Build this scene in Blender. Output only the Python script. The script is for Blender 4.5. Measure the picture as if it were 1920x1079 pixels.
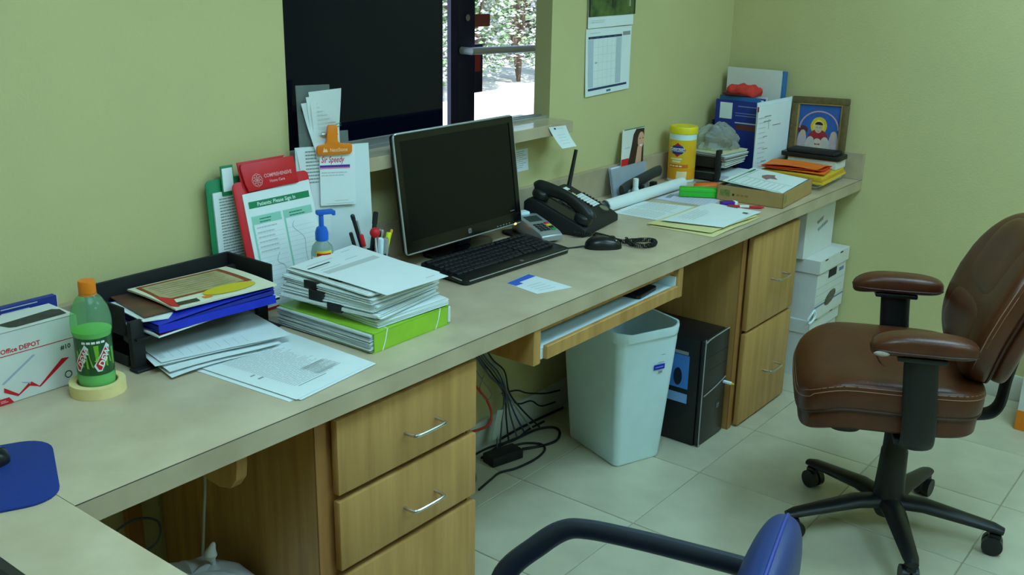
import bpy, bmesh, math, random
from mathutils import Vector, Matrix
random.seed(7)
sc = bpy.context.scene
COL = sc.collection
for o in list(bpy.data.objects): bpy.data.objects.remove(o, do_unlink=True)

# ------------------------------------------------------------------ camera
cam_d = bpy.data.cameras.new('camera'); cam = bpy.data.objects.new('camera', cam_d); COL.objects.link(cam)
F = Vector((0.75284817, 0.58371193, -0.30413817)); R = Vector((0.61722737, -0.78657348, 0.01823571)); U = Vector((0.22858262, 0.20145112, 0.95245338))
cam.matrix_world = Matrix(((R.x, U.x, -F.x, -0.6917), (R.y, U.y, -F.y, -1.9963), (R.z, U.z, -F.z, 1.5685), (0, 0, 0, 1)))
cam_d.sensor_width = 36; cam_d.lens = 36 * 1920.65 / 1920; cam_d.clip_start = 0.02
sc.camera = cam
# ------------------------------------------------------------------ sky, sun, exposure
w = bpy.data.worlds.new('world'); sc.world = w; w.use_nodes = True
wn = w.node_tree.nodes; sky = wn.new('ShaderNodeTexSky'); sky.sky_type = 'NISHITA'; sky.sun_disc = False
sky.sun_elevation = math.radians(52); sky.sun_rotation = math.radians(200); sky.air_density = 1.2
w.node_tree.links.new(sky.outputs[0], wn['Background'].inputs[0]); wn['Background'].inputs[1].default_value = 0.7
sun_d = bpy.data.lights.new('sun', 'SUN'); sun_d.energy = 11.0; sun_d.angle = 0.01; sun_d.color = (1, .97, .92)
sun = bpy.data.objects.new('sun', sun_d); COL.objects.link(sun)
sun.rotation_euler = Vector((0.5, 0.65, -1.05)).to_track_quat('-Z', 'Y').to_euler(); sun.location = (-6, -8, 12)
sc.view_settings.view_transform = 'Standard'; sc.view_settings.look = 'None'
sc.view_settings.exposure = 0.0; sc.view_settings.gamma = 1.0; sc.view_settings.use_curve_mapping = False
CEIL_LIGHT = 11.5            # radiance of the ceiling troffer lenses
CEIL_TINT = (0.55, 0.975, 1.2)

# ------------------------------------------------------------------ helpers
def lin(c): return tuple(((v/255)/12.92 if v/255 <= .04045 else ((v/255+.055)/1.055)**2.4) for v in c)
MATS = {}
def mat(name, col, rough=.6, metal=0., var=.0, vscale=20., bump=0., bscale=200., spec=.5, coat=0., stretch=None, col2=None, trans=0., alpha=1., ior=1.45, detail=4.):
    if name in MATS: return MATS[name]
    m = bpy.data.materials.new(name); m.use_nodes = True; nt = m.node_tree; b = nt.nodes['Principled BSDF']
    c = lin(col); b.inputs['Roughness'].default_value = rough; b.inputs['Metallic'].default_value = metal
    b.inputs['Specular IOR Level'].default_value = spec; b.inputs['Coat Weight'].default_value = coat
    b.inputs['Transmission Weight'].default_value = trans; b.inputs['Alpha'].default_value = alpha; b.inputs['IOR'].default_value = ior
    b.inputs['Base Color'].default_value = (*c, 1)
    tc = nt.nodes.new('ShaderNodeTexCoord'); vec = tc.outputs['Object']
    if stretch:
        mp = nt.nodes.new('ShaderNodeMapping'); mp.inputs['Scale'].default_value = stretch; nt.links.new(vec, mp.inputs[0]); vec = mp.outputs[0]
    n = nt.nodes.new('ShaderNodeTexNoise'); n.inputs['Scale'].default_value = vscale; n.inputs['Detail'].default_value = detail; nt.links.new(vec, n.inputs['Vector'])
    r = nt.nodes.new('ShaderNodeValToRGB'); nt.links.new(n.outputs['Fac'], r.inputs[0])
    d = lin(col2) if col2 else tuple(max(0, x*(1-var)) for x in c)
    u = c if col2 else tuple(min(1, x*(1+var)) for x in c)
    r.color_ramp.elements[0].position = .32; r.color_ramp.elements[1].position = .68
    r.color_ramp.elements[0].color = (*d, 1); r.color_ramp.elements[1].color = (*u, 1)
    nt.links.new(r.outputs[0], b.inputs['Base Color'])
    if bump:
        n2 = nt.nodes.new('ShaderNodeTexNoise'); n2.inputs['Scale'].default_value = bscale; nt.links.new(vec, n2.inputs['Vector'])
        bp = nt.nodes.new('ShaderNodeBump'); bp.inputs['Strength'].default_value = bump; bp.inputs['Distance'].default_value = .002
        nt.links.new(n2.outputs['Fac'], bp.inputs['Height']); nt.links.new(bp.outputs[0], b.inputs['Normal'])
    MATS[name] = m; return m
def thin_glass(name, col=(235, 245, 240), op=.08, rough=.02):
    if name in MATS: return MATS[name]
    m = bpy.data.materials.new(name); m.use_nodes = True; nt = m.node_tree
    b = nt.nodes['Principled BSDF']; b.inputs['Base Color'].default_value = (*lin(col), 1); b.inputs['Roughness'].default_value = rough
    t = nt.nodes.new('ShaderNodeBsdfTransparent'); t.inputs[0].default_value = (*lin(col), 1)
    x = nt.nodes.new('ShaderNodeMixShader'); x.inputs[0].default_value = op
    nt.links.new(t.outputs[0], x.inputs[1]); nt.links.new(b.outputs[0], x.inputs[2]); nt.links.new(x.outputs[0], nt.nodes['Material Output'].inputs[0])
    MATS[name] = m; return m
def emit(name, col, s):
    m = bpy.data.materials.new(name); m.use_nodes = True; nt = m.node_tree; b = nt.nodes['Principled BSDF']
    b.inputs['Emission Color'].default_value = (*col, 1); b.inputs['Emission Strength'].default_value = s
    MATS[name] = m; return m

class G:
    """collects shapes into one bmesh"""
    def __init__(s): s.bm = bmesh.new()
    def _merge(s, t, M=None):
        if M is not None: bmesh.ops.transform(t, matrix=M, verts=t.verts)
        me = bpy.data.meshes.new('tmp'); t.to_mesh(me); t.free(); s.bm.from_mesh(me); bpy.data.meshes.remove(me); return s
    def box(s, c, d, bev=0., seg=2, M=None):
        t = bmesh.new(); bmesh.ops.create_cube(t, size=1)
        for v in t.verts: v.co = Vector((v.co.x*d[0], v.co.y*d[1], v.co.z*d[2])) + Vector(c)
        if bev: bmesh.ops.bevel(t, geom=list(t.edges), offset=bev, segments=seg, affect='EDGES', profile=.5)
        return s._merge(t, M)
    def b2(s, a, b, bev=0., seg=2, M=None):
        return s.box([(a[i]+b[i])/2 for i in range(3)], [abs(b[i]-a[i]) for i in range(3)], bev, seg, M)
    def cyl(s, c, r, h, r2=None, n=24, M=None, cap=True):
        t = bmesh.new(); bmesh.ops.create_cone(t, cap_ends=cap, segments=n, radius1=r, radius2=r if r2 is None else r2, depth=h)
        bmesh.ops.translate(t, verts=t.verts, vec=Vector(c)+Vector((0, 0, h/2))); return s._merge(t, M)
    def lathe(s, prof, n=32, M=None):
        t = bmesh.new(); rings = []
        for (r, z) in prof:
            if r < 1e-6: rings.append([t.verts.new((0, 0, z))])
            else: rings.append([t.verts.new((r*math.cos(2*math.pi*k/n), r*math.sin(2*math.pi*k/n), z)) for k in range(n)])
        for a, b in zip(rings, rings[1:]):
            for k in range(n):
                k2 = (k+1) % n
                if len(a) == 1 and len(b) == 1: continue
                if len(a) == 1: t.faces.new((a[0], b[k2], b[k]))
                elif len(b) == 1: t.faces.new((a[k], a[k2], b[0]))
                else: t.faces.new((a[k], a[k2], b[k2], b[k]))
        bmesh.ops.recalc_face_normals(t, faces=t.faces)
        return s._merge(t, M)
    def tube(s, pts, r, n=8, M=None, flat=1., up=None, cap=True):
        """sweep; r may be a list; flat squashes the second axis"""
        t = bmesh.new(); P = [Vector(p) for p in pts]; rings = []; prev = None
        for i, p in enumerate(P):
            d = (P[min(i+1, len(P)-1)]-P[max(i-1, 0)]).normalized()
            if prev is None:
                a = Vector(up) if up else (Vector((0, 0, 1)) if abs(d.z) < .9 else Vector((1, 0, 0)))
                x = d.cross(a).normalized()
            else: x = (prev - d*prev.dot(d)).normalized()
            prev = x; y = d.cross(x).normalized(); rr = r[i] if isinstance(r, (list, tuple)) else r
            rings.append([t.verts.new(p + x*rr*math.cos(2*math.pi*k/n) + y*rr*flat*math.sin(2*math.pi*k/n)) for k in range(n)])
        for a, b in zip(rings, rings[1:]):
            for k in range(n): t.faces.new((a[k], a[(k+1) % n], b[(k+1) % n], b[k]))
        if cap: t.faces.new(rings[0][::-1]); t.faces.new(rings[-1])
        bmesh.ops.recalc_face_normals(t, faces=t.faces)
        return s._merge(t, M)
    def prism(s, pts, z0, z1, bev=0., M=None):
        t = bmesh.new(); f = t.faces.new([t.verts.new((x, y, z0)) for x, y in pts])
        e = bmesh.ops.extrude_face_region(t, geom=[f]); bmesh.ops.translate(t, verts=[v for v in e['geom'] if isinstance(v, bmesh.types.BMVert)], vec=(0, 0, z1-z0))
        bmesh.ops.recalc_face_normals(t, faces=t.faces)
        if bev: bmesh.ops.bevel(t, geom=list(t.edges), offset=bev, segments=2, affect='EDGES', profile=.5)
        return s._merge(t, M)
    def quad(s, *p):
        s.bm.faces.new([s.bm.verts.new(q) for q in p]); return s
    def ell(s, c, d, e1=.4, e2=.4, nu=28, nv=16, M=None, fn=None):
        """superellipsoid with half sizes d"""
        t = bmesh.new(); sg = lambda v, e: math.copysign(abs(v)**e, v); rings = []
        for j in range(nv+1):
            v = -math.pi/2 + math.pi*j/nv
            if j in (0, nv): rings.append([t.verts.new((c[0], c[1], c[2]+d[2]*sg(math.sin(v), e1)))]); continue
            rings.append([t.verts.new((c[0]+d[0]*sg(math.cos(v), e1)*sg(math.cos(2*math.pi*k/nu), e2), c[1]+d[1]*sg(math.cos(v), e1)*sg(math.sin(2*math.pi*k/nu), e2), c[2]+d[2]*sg(math.sin(v), e1))) for k in range(nu)])
        for a, b in zip(rings, rings[1:]):
            for k in range(nu):
                k2 = (k+1) % nu
                if len(a) == 1: t.faces.new((a[0], b[k2], b[k]))
                elif len(b) == 1: t.faces.new((a[k], a[k2], b[0]))
                else: t.faces.new((a[k], a[k2], b[k2], b[k]))
        bmesh.ops.recalc_face_normals(t, faces=t.faces)
        if fn:
            for v in t.verts: v.co = fn(v.co.copy())
        return s._merge(t, M)
    def sheet(s, c4, th=.0006, nx=8, ny=8, lift=None, sag=0.):
        """bilinear sheet through 4 corners (bl, br, tr, tl), with optional lift(u, v)"""
        A, B, C, D = [Vector(p) for p in c4]; n = (B-A).cross(D-A).normalized(); t = bmesh.new(); top = []; bot = []
        for j in range(ny+1):
            for i in range(nx+1):
                u, v = i/nx, j/ny; p = (A*(1-u)+B*u)*(1-v)+(D*(1-u)+C*u)*v
                h = lift(u, v) if lift else 0
                top.append(t.verts.new(p+n*(h+th))); bot.append(t.verts.new(p+n*h))
        k = nx+1
        for j in range(ny):
            for i in range(nx):
                a = j*k+i; t.faces.new((top[a], top[a+1], top[a+k+1], top[a+k])); t.faces.new((bot[a], bot[a+k], bot[a+k+1], bot[a+1]))
        for i in range(nx):
            t.faces.new((bot[i], bot[i+1], top[i+1], top[i])); a = ny*k+i; t.faces.new((bot[a+1], bot[a], top[a], top[a+1]))
        for j in range(ny):
            a = j*k; t.faces.new((bot[a+k], bot[a], top[a], top[a+k])); a = j*k+nx; t.faces.new((bot[a], bot[a+k], top[a+k], top[a]))
        return s._merge(t)
    def obj(s, name, m, parent=None, smooth=35, loc=None):
        me = bpy.data.meshes.new(name); s.bm.to_mesh(me); s.bm.free(); me.materials.append(m)
        if smooth:
            for p in me.polygons: p.use_smooth = True
            me.set_sharp_from_angle(angle=math.radians(smooth))
        o = bpy.data.objects.new(name, me); COL.objects.link(o)
        if parent is not None: o.parent = parent
        if loc: o.location = loc
        return o
def tag(o, label, cat, group=None):
    o['label'] = label; o['category'] = cat
    if group: o['group'] = group
    return o
def thing(name, label, cat, loc=(0, 0, 0), rz=0, group=None):
    o = bpy.data.objects.new(name, None); COL.objects.link(o); o.location = loc; o.rotation_euler = (0, 0, rz); o.empty_display_size = .05
    return tag(o, label, cat, group)
def struct(o): o['kind'] = 'structure'; return o
def frame(o, ux, uy):
    ux = Vector(ux).normalized(); n = ux.cross(Vector(uy)).normalized(); uy = n.cross(ux); o = Vector(o)
    return Matrix(((ux.x, uy.x, n.x, o.x), (ux.y, uy.y, n.y, o.y), (ux.z, uy.z, n.z, o.z), (0, 0, 0, 1)))
def text(body, size, M, m, parent=None, name='lettering', align='LEFT', sx=1., shear=0., bold=0., wrap_r=None):
    cu = bpy.data.curves.new('t', 'FONT'); cu.body = body; cu.size = size; cu.align_x = align; cu.shear = shear; cu.offset = bold*size; cu.resolution_u = 2
    to = bpy.data.objects.new('t', cu); COL.objects.link(to)
    dg = bpy.context.evaluated_depsgraph_get(); dg.update()
    me = bpy.data.meshes.new_from_object(to.evaluated_get(dg)); bpy.data.objects.remove(to); bpy.data.curves.remove(cu)
    bm = bmesh.new(); bm.from_mesh(me); bpy.data.meshes.remove(me)
    for v in bm.verts:
        v.co.x *= sx
        if wrap_r:   # bend round a vertical cylinder whose axis is the frame origin
            a = v.co.x/wrap_r; v.co = Vector((wrap_r*math.sin(a), v.co.y, wrap_r*math.cos(a)))
    bmesh.ops.transform(bm, matrix=M, verts=bm.verts)
    g = G(); g.bm.free(); g.bm = bm; return g.obj(name, m, parent, smooth=0)
def rects(M, rs, m, parent, name='print', off=.0005):
    """flat printed rectangles (x0, y0, x1, y1) in the frame M"""
    g = G()
    for (x0, y0, x1, y1) in rs:
        g.quad(*[M @ Vector(p) for p in ((x0, y0, off), (x1, y0, off), (x1, y1, off), (x0, y1, off))])
    o = g.obj(name, m, parent, smooth=0)
    if len(rs) > 1: o['kind'] = 'stuff'
    return o
def lines(M, x0, x1, y0, y1, pitch, h, m, parent, name='print', rag=.25, words=True, off=.0005):
    """lines of illegible small print as broken strips"""
    rs = []; y = y1
    while y > y0:
        x = x0; end = x1-random.random()*rag*(x1-x0)
        while x < end:
            wd = (x1-x0)*random.uniform(.06, .22) if words else end-x
            rs.append((x, y-h, min(x+wd, end), y)); x += wd+(x1-x0)*.015
        y -= pitch
    return rects(M, rs, m, parent, name, off)
def rrect(w, h, r, n=6, cx=0, cy=0):
    p = []
    for (sx, sy, a0) in ((1, 1, 0), (-1, 1, 90), (-1, -1, 180), (1, -1, 270)):
        for k in range(n+1):
            a = math.radians(a0+90*k/n); p.append((cx+sx*(w/2-r)+r*math.cos(a), cy+sy*(h/2-r)+r*math.sin(a)))
    return p
def rotM(loc, rz=0, rx=0, ry=0):
    return Matrix.Translation(Vector(loc)) @ Matrix.Rotation(rz, 4, 'Z') @ Matrix.Rotation(ry, 4, 'Y') @ Matrix.Rotation(rx, 4, 'X')
def smoothpath(pts, n=6):
    P = [Vector(p) for p in pts]; out = []
    for i in range(len(P)-1):
        p0, p1, p2, p3 = P[max(i-1, 0)], P[i], P[i+1], P[min(i+2, len(P)-1)]
        for k in range(n):
            t = k/n; out.append(.5*((2*p1)+(p2-p0)*t+(2*p0-5*p1+4*p2-p3)*t*t+(3*p1-p0-3*p2+p3)*t**3))
    out.append(P[-1]); return out
D2R = math.radians

# ------------------------------------------------------------------ materials
WALL = mat('wall_paint', (203, 193, 138), .85, var=.03, vscale=3, bump=.35, bscale=140)
CEIL = mat('ceiling_tile', (232, 228, 215), .9, var=.03, bump=.3, bscale=300)
TILE = mat('floor_tile', (192, 186, 160), .38, var=.10, vscale=7, bump=.05, bscale=60, detail=8)
GROUT = mat('grout', (160, 152, 128), .9, var=.1)
LAM = mat('laminate_top', (210, 190, 160), .28, vscale=9, col2=(190, 170, 140), bump=.02, detail=9)
LAME = mat('laminate_edge', (196, 178, 148), .4, vscale=9, col2=(174, 156, 126), detail=9)
SEAM = mat('laminate_seam', (70, 66, 56), .6)
WOOD = mat('wood_veneer', (200, 154, 90), .42, vscale=5, col2=(172, 126, 68), stretch=(6, 6, .45), detail=6, bump=.03)
WOODE = mat('wood_edge', (160, 110, 56), .5, var=.12, vscale=8, stretch=(8, 8, .6))
WHITE = mat('white_paper', (230, 236, 236), .75, var=.015)
PAPER2 = mat('cream_paper', (220, 230, 230), .75, var=.02)
GREYPR = mat('grey_print', (150, 152, 150), .8)
LPRINT = mat('light_print', (196, 200, 198), .8)
BLKPR = mat('black_print', (40, 40, 44), .8)
BLACK = mat('black_plastic', (22, 22, 24), .4, var=.1)
BLACKM = mat('black_matte', (26, 26, 27), .65, var=.15, bump=.1, bscale=400)
GLOSSB = mat('black_gloss', (10, 10, 12), .12)
CHROME = mat('brushed_steel', (205, 205, 208), .25, 1., var=.05)
SILVER = mat('silver_plastic', (178, 180, 182), .35, .5, var=.05)
WPLAS = mat('white_plastic', (222, 244, 250), .45, var=.02)
LEATHER = mat('brown_leather', (84, 42, 22), .36, var=.16, vscale=14, bump=.25, bscale=160)
STITCH = mat('pale_stitching', (150, 112, 88), .6)
BLUEF = mat('blue_vinyl', (32, 50, 104), .45, var=.06, bump=.1, bscale=300)
DARKGL = mat('dark_glass', (5, 9, 24), .03, spec=.22)
ALU = mat('aluminium', (190, 190, 192), .35, .8, var=.04)
BRONZE = mat('dark_bronze', (42, 44, 80), .4, .2, var=.05)
RED = mat('red_plastic', (208, 22, 34), .45, var=.04); ORANGE = mat('orange_plastic', (240, 130, 22), .4, var=.04)
GREEN = mat('green_plastic', (26, 132, 84), .5, var=.05); LIME = mat('lime_plastic', (150, 200, 50), .4, var=.05)
BLUE = mat('royal_blue', (24, 44, 190), .45, var=.06); NAVY = mat('navy_blue', (34, 50, 138), .5, var=.06)
YELLOW = mat('yellow_plastic', (240, 215, 30), .4, var=.03); MANILA = mat('manila_card', (226, 212, 150), .75, var=.03)
CARTON = mat('carton_white', (220, 220, 214), .75, var=.02); KRAFT = mat('kraft_card', (176, 142, 88), .8, var=.05)
BASEB = mat('baseboard_paint', (208, 210, 196), .55, var=.03)
PINK = mat('pink_plastic', (226, 150, 170), .5); PURPLE = mat('purple_plastic', (84, 40, 150), .5)
# ================================================================== the setting
XE, H, DD = 3.352, .76, .622
CZ = 2.5
# floor: sub floor (grout) and single tiles
fl = struct(G().b2((-1.8, -3.9, -.06), (XE+.1, .0, -.003)).obj('floor', GROUT, smooth=0)); fl['label'] = 'beige square floor tiles with thin grout lines'
tp = .408; tmesh = None; i = 0
for ix in range(-11, 3):
    for iy in range(-1, 9):
        x0 = 2.452+ix*tp; x1 = x0+tp; y1 = -.25-iy*tp; y1b = y1; y0 = y1-tp
        x0 = max(x0, -1.8); x1 = min(x1, XE); y1b = min(y1b+tp*0, 0); y0 = max(y0, -3.9)
        if iy == -1: y1b, y0 = 0, -.25
        if x1-x0 < .02 or y1b-y0 < .02: continue
        full = abs(x1-x0-tp) < 1e-4 and abs(y1b-y0-tp) < 1e-4
        c = ((x0+x1)/2, (y0+y1b)/2, -.004)
        if full and tmesh: 
            o = bpy.data.objects.new('tile', tmesh); COL.objects.link(o); o.parent = fl; o.location = c
        else:
            o = G().box((0, 0, 0), (x1-x0-.0035, y1b-y0-.0035, .008), .0015, 1).obj('tile', TILE, fl, smooth=0, loc=c)
            if full: tmesh = o.data
# back wall with the pass-through opening
OX0, OX1, OZ0, OZ1, WT = .967, 2.067, 1.036, 2.1, .065
g = G().b2((-1.8, 0, 0), (OX0, WT, CZ)).b2((OX1, 0, 0), (5.0, WT, CZ)).b2((OX0, 0, 0), (OX1, WT, OZ0)).b2((OX0, 0, OZ1), (OX1, WT, CZ))
struct(g.obj('wall_back', WALL, smooth=0))
struct(G().b2((XE, -3.9, 0), (XE+.1, 0, CZ)).obj('wall_right', WALL, smooth=0))
struct(G().b2((-1.9, -3.9, 0), (-1.8, WT, CZ)).obj('wall_left', WALL, smooth=0))
struct(G().b2((-1.9, -4.0, 0), (XE+.1, -3.9, CZ)).obj('wall_front', WALL, smooth=0))
struct(G().b2((-1.9, -4.0, CZ), (5.1, 1.6, CZ+.3)).obj('ceiling', CEIL, smooth=0))
struct(G().b2((0.1, -.012, 0), (XE, 0, .1), .003).obj('baseboard_back', BASEB))
struct(G().b2((XE-.012, -3.9, 0), (XE, -.012, .1), .003).obj('baseboard_right', BASEB))
# window ledge (laminate shelf) and sliding window
ld = struct(G().b2((1.10, -.09, 1.037), (2.077, .0, 1.073), .001, 1).b2((.967, .0, 1.037), (2.067, .12, 1.0728)).obj('trim_1', LAME)); ld['label'] = 'beige laminate ledge under the pass-through window'
G().b2((1.1005, -.0895, 1.0725), (2.0765, .0, 1.0737)).b2((.968, .0, 1.0725), (2.066, .1195, 1.0737)).obj('ledge_top', mat('ledge_laminate', (210, 190, 160), .16, vscale=9, col2=(190, 170, 140)), ld, smooth=0)
wn1 = bpy.data.objects.new('window_1', None); COL.objects.link(wn1); wn1.location = (1.5, .03, 1.074); struct(wn1); wn1['label'] = 'sliding pass-through window with one dark glass pane'
Wl = Matrix.Translation((-1.5, -.03, -1.074))
g = G()
for a, b in (((OX0, .006, 1.0737), (OX1, .058, 1.0772)), ((OX0, .006, 1.0772), (OX1, .009, 1.083)), ((OX0, .031, 1.0772), (OX1, .034, 1.083)), ((OX0, .055, 1.0772), (OX1, .058, 1.083))): g.b2(a, b, M=Wl)
g.obj('track', ALU, wn1, smooth=0)
G().b2((OX0+.002, .013, 1.1), (1.55, .02, OZ1-.01), M=Wl).obj('pane', DARKGL, wn1, smooth=0)
G().b2((OX0+.002, .011, 1.078), (1.553, .027, 1.103), .0015, 1, M=Wl).obj('bottom_rail', ALU, wn1, smooth=0)
G().b2((1.55, .012, 1.1), (1.553, .026, OZ1-.01), M=Wl).obj('pane_edge', BLACK, wn1, smooth=0)
# lobby behind the opening
LW = mat('lobby_paint', (150, 150, 120), .85, var=.03); LF = mat('lobby_carpet', (88, 84, 80), .95, var=.2, vscale=200)
struct(G().b2((.3, WT, -.05), (5.1, 1.6, 0)).obj('floor_lobby', LF, smooth=0))
struct(G().b2((.2, WT, 0), (.3, 1.6, CZ)).obj('wall_lobby_left', LW, smooth=0))
struct(G().b2((4.9, WT, 0), (5.0, 1.6, CZ)).obj('wall_lobby_right', LW, smooth=0))
struct(G().b2((.3, 1.5, 0), (2.5, 1.6, CZ)).b2((4.32, 1.5, 0), (4.9, 1.6, CZ)).b2((2.5, 1.5, 2.2), (4.32, 1.6, CZ)).obj('wall_lobby_front', LW, smooth=0))
GL = thin_glass('clear_glass', (240, 246, 246), .06)
sl = struct(G().b2((2.5, 1.52, 0), (2.56, 1.58, 2.2)).b2((2.56, 1.52, 2.14), (3.278, 1.58, 2.2)).b2((2.56, 1.52, 0), (3.278, 1.58, .1)).obj('window_2', BRONZE, smooth=0)); sl['label'] = 'lobby sidelight beside the glass door'
G().b2((2.56, 1.545, .1), (3.278, 1.551, 2.14)).obj('pane', GL, sl, smooth=0)
dr = struct(G().b2((3.278, 1.5, 0), (3.335, 1.525, 2.2)).b2((4.26, 1.5, 0), (4.32, 1.6, 2.2)).b2((3.335, 1.5, 2.12), (4.26, 1.6, 2.2)).obj('door_1', BRONZE, smooth=0)); dr['label'] = 'dark metal glass entrance door seen through the window'
G().b2((3.338, 1.515, .01), (3.484, 1.535, 2.115), .003).b2((4.12, 1.515, .01), (4.257, 1.56, 2.115), .003).b2((3.484, 1.515, .01), (4.12, 1.56, .28)).b2((3.484, 1.515, 1.98), (4.12, 1.56, 2.115)).obj('door_leaf_frame', BRONZE, dr)
G().b2((3.484, 1.535, .28), (4.12, 1.541, 1.98)).obj('pane', GL, dr, smooth=0)
G().tube([(3.372, 1.51, 1.126), (3.372, 1.45, 1.126), (4.2, 1.45, 1.105), (4.2, 1.51, 1.105)], .019, 12).obj('push_bar', mat('satin_bar', (220, 222, 226), .35, var=.02), dr)
G().cyl((0, 0, 0), .017, .014, M=frame((3.407, 1.512, 1.288), (1, 0, 0), (0, 0, 1))).obj('lock_cylinder', CHROME, dr)
G().b2((3.492, 1.541, 1.236), (3.637, 1.5425, 1.3)).obj('sticker', mat('sticker_red', (190, 60, 50), .6), dr, smooth=0)
g = G().b2((3.484, 1.52, .9), (3.556, 1.556, 1.15), .004); g.obj('latch_box', BRONZE, dr)
G().b2((3.49, 1.5195, 1.01), (3.535, 1.5205, 1.10)).obj('sticker', MATS['sticker_red'], dr, smooth=0)
# outdoors
PAV = mat('sunlit_concrete', (214, 210, 200), .9, var=.06, vscale=2); LAWN = mat('dry_grass', (120, 140, 70), .95, var=.3, vscale=8)
struct(G().b2((-30, 1.6, -.3), (60, 60, -.08)).obj('ground_outside', PAV, smooth=0))
LEAFS = [mat('leaf_%d' % k, c, .6, var=.25, vscale=6) for k, c in enumerate(((92, 122, 84), (120, 148, 104), (150, 166, 132)))]
BLOS = mat('blossom_white', (232, 226, 236), .7, var=.05); BARK = mat('bark', (92, 72, 60), .9, var=.2)
def shrub(x, y, r, h, n, label, lm):
    t = thing('flowering_shrub', label, 'shrub', (x, y, -.08), group='shrubs outside the lobby door')
    gs = G(); gl = G(); gb = G()
    for k in range(7):
        a = random.random()*6.28; q = r*random.uniform(.3, .8)
        gs.tube(smoothpath([(0, 0, 0), (q*.4*math.cos(a), q*.4*math.sin(a), h*.35), (q*math.cos(a), q*math.sin(a), h*.8)]), [.03]*6+[.02]*6+[.01], 6)
    for k in range(n):
        a = random.random()*6.28; v = random.random(); z = h*(.08+.9*v); rr = r*math.sqrt(max(.05, 1-(2*v-.9)**2*.75))*random.uniform(.75, 1.05)
        p = Vector((rr*math.cos(a), rr*math.sin(a), z)); s = random.uniform(.035, .075)
        M = Matrix.Translation(p) @ Matrix.Rotation(random.random()*6.28, 4, 'Z') @ Matrix.Rotation(random.uniform(-1.3, 1.3), 4, 'X')
        tgt = gb if random.random() < .4 else gl
        tgt.quad(*[M @ Vector(q) for q in ((-s*.5, 0, 0), (0, -s*.3, .1*s), (s*.7, 0, 0), (0, s*.5, .1*s))])
    gs.obj('stem', BARK, t); gl.obj('foliage', lm, t, smooth=0)['kind'] = 'stuff'; gb.obj('blossom', BLOS, t, smooth=0)['kind'] = 'stuff'
for k, (x, y, r, h) in enumerate(((8.5, 6.6, .58, 2.5), (9.8, 6.9, .56, 2.7), (11.1, 7.1, .56, 2.6), (12.4, 7.2, .56, 2.8), (10.4, 5.4, .5, .8), (13.7, 7.4, .62, 2.6), (7.2, 6.5, .6, 2.4))):
    shrub(x, y, r, h, 4200, ['tall flowering shrub outside, just right of the door stile', 'tall flowering shrub outside behind the push bar', 'tall pale flowering shrub outside toward the window jamb', 'flowering shrub outside at the far right of the hedge', 'low green shrub outside in front of the taller ones', 'flowering shrub outside furthest along the hedge', 'flowering shrub outside left of the door, seen in the sidelight gap'][k], LEAFS[k % 3])
bk = thing('hedge', 'dense dark hedge outside behind the flowering shrubs', 'hedge', (11, 9.5, -.08))
g = G()
for k in range(9000):
    p = Vector((random.uniform(-6, 6), random.uniform(-.6, .3), random.uniform(0, 4))); s = random.uniform(.08, .16)
    M = Matrix.Translation(p) @ Matrix.Rotation(random.random()*6.28, 4, 'Z') @ Matrix.Rotation(random.uniform(-1.3, 1.3), 4, 'X')
    g.quad(*[M @ Vector(q) for q in ((-s*.6, 0, 0), (0, -s*.4, 0), (s*.8, 0, 0), (0, s*.5, 0))])
g.obj('foliage', LEAFS[0], bk, smooth=0)['kind'] = 'stuff'
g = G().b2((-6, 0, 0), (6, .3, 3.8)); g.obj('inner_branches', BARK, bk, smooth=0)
# ceiling troffers (the lamps that light the room)
LENS = emit('lamp_lens', CEIL_TINT, CEIL_LIGHT)
for (x, y, lb) in ((.18, -1.45, 'recessed ceiling light above the left end of the counter'), (2.3, -1.75, 'recessed ceiling light above the brown chair'), (1.15, -3.05, 'recessed ceiling light at the back of the room')):
    t = thing('ceiling_light', lb, 'ceiling light', (x, y, CZ-.001), group='recessed ceiling lights')
    G().b2((-.62, -.32, -.012), (.62, -.29, 0)).b2((-.62, .29, -.012), (.62, .32, 0)).b2((-.62, -.29, -.012), (-.59, .29, 0)).b2((.59, -.29, -.012), (.62, .29, 0)).obj('frame', WPLAS, t, smooth=0)
    G().b2((-.59, -.29, -.008), (.59, .29, -.002)).obj('diffuser', LENS, t, smooth=0)

# ================================================================== counters and cabinets
wt = thing('worktop', 'long mottled beige laminate counter along the wall', 'counter', (XE/2, -DD/2, H))
B = Matrix.Translation((-XE/2, DD/2, -H))
G().b2((0.0006, -DD+.002, H-.04), (XE-.001, -.001, H-.001), M=B).obj('slab', LAME, wt, smooth=0)
G().b2((.0006, -DD+.0025, H-.0011), (XE-.001, -.001, H), M=B).obj('top_sheet', LAM, wt, smooth=0)
G().b2((.0006, -DD, H-.041), (XE-.001, -DD+.002, H-.0012), M=B).obj('front_edge', LAME, wt, smooth=0)
G().b2((.0006, -DD+.0004, H-.0013), (XE-.001, -DD+.0026, H-.0002), M=B).obj('edge_seam', SEAM, wt, smooth=0)
g = G().b2((0.0, -.02, H), (XE-.021, -.0005, H+.104), .0015, 1, M=B); g.obj('backsplash', LAME, wt, smooth=0)
g = G().b2((XE-.021, -DD, H), (XE-.0005, -.0005, H+.106), .0015, 1, M=B); g.obj('end_splash', LAME, wt, smooth=0)
rt = thing('worktop', 'return counter with a straight seam in the bottom left corner', 'counter', (-.35, -.7, H))
B2 = Matrix.Translation((.35, .7, -H))
G().b2((-.7, -1.5, H-.04), (-.0006, -.001, H-.001), M=B2).obj('slab', LAME, rt, smooth=0)
G().b2((-.7, -1.5, H-.0011), (-.0006, -.001, H), M=B2).obj('top_sheet', LAM, rt, smooth=0)
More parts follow.
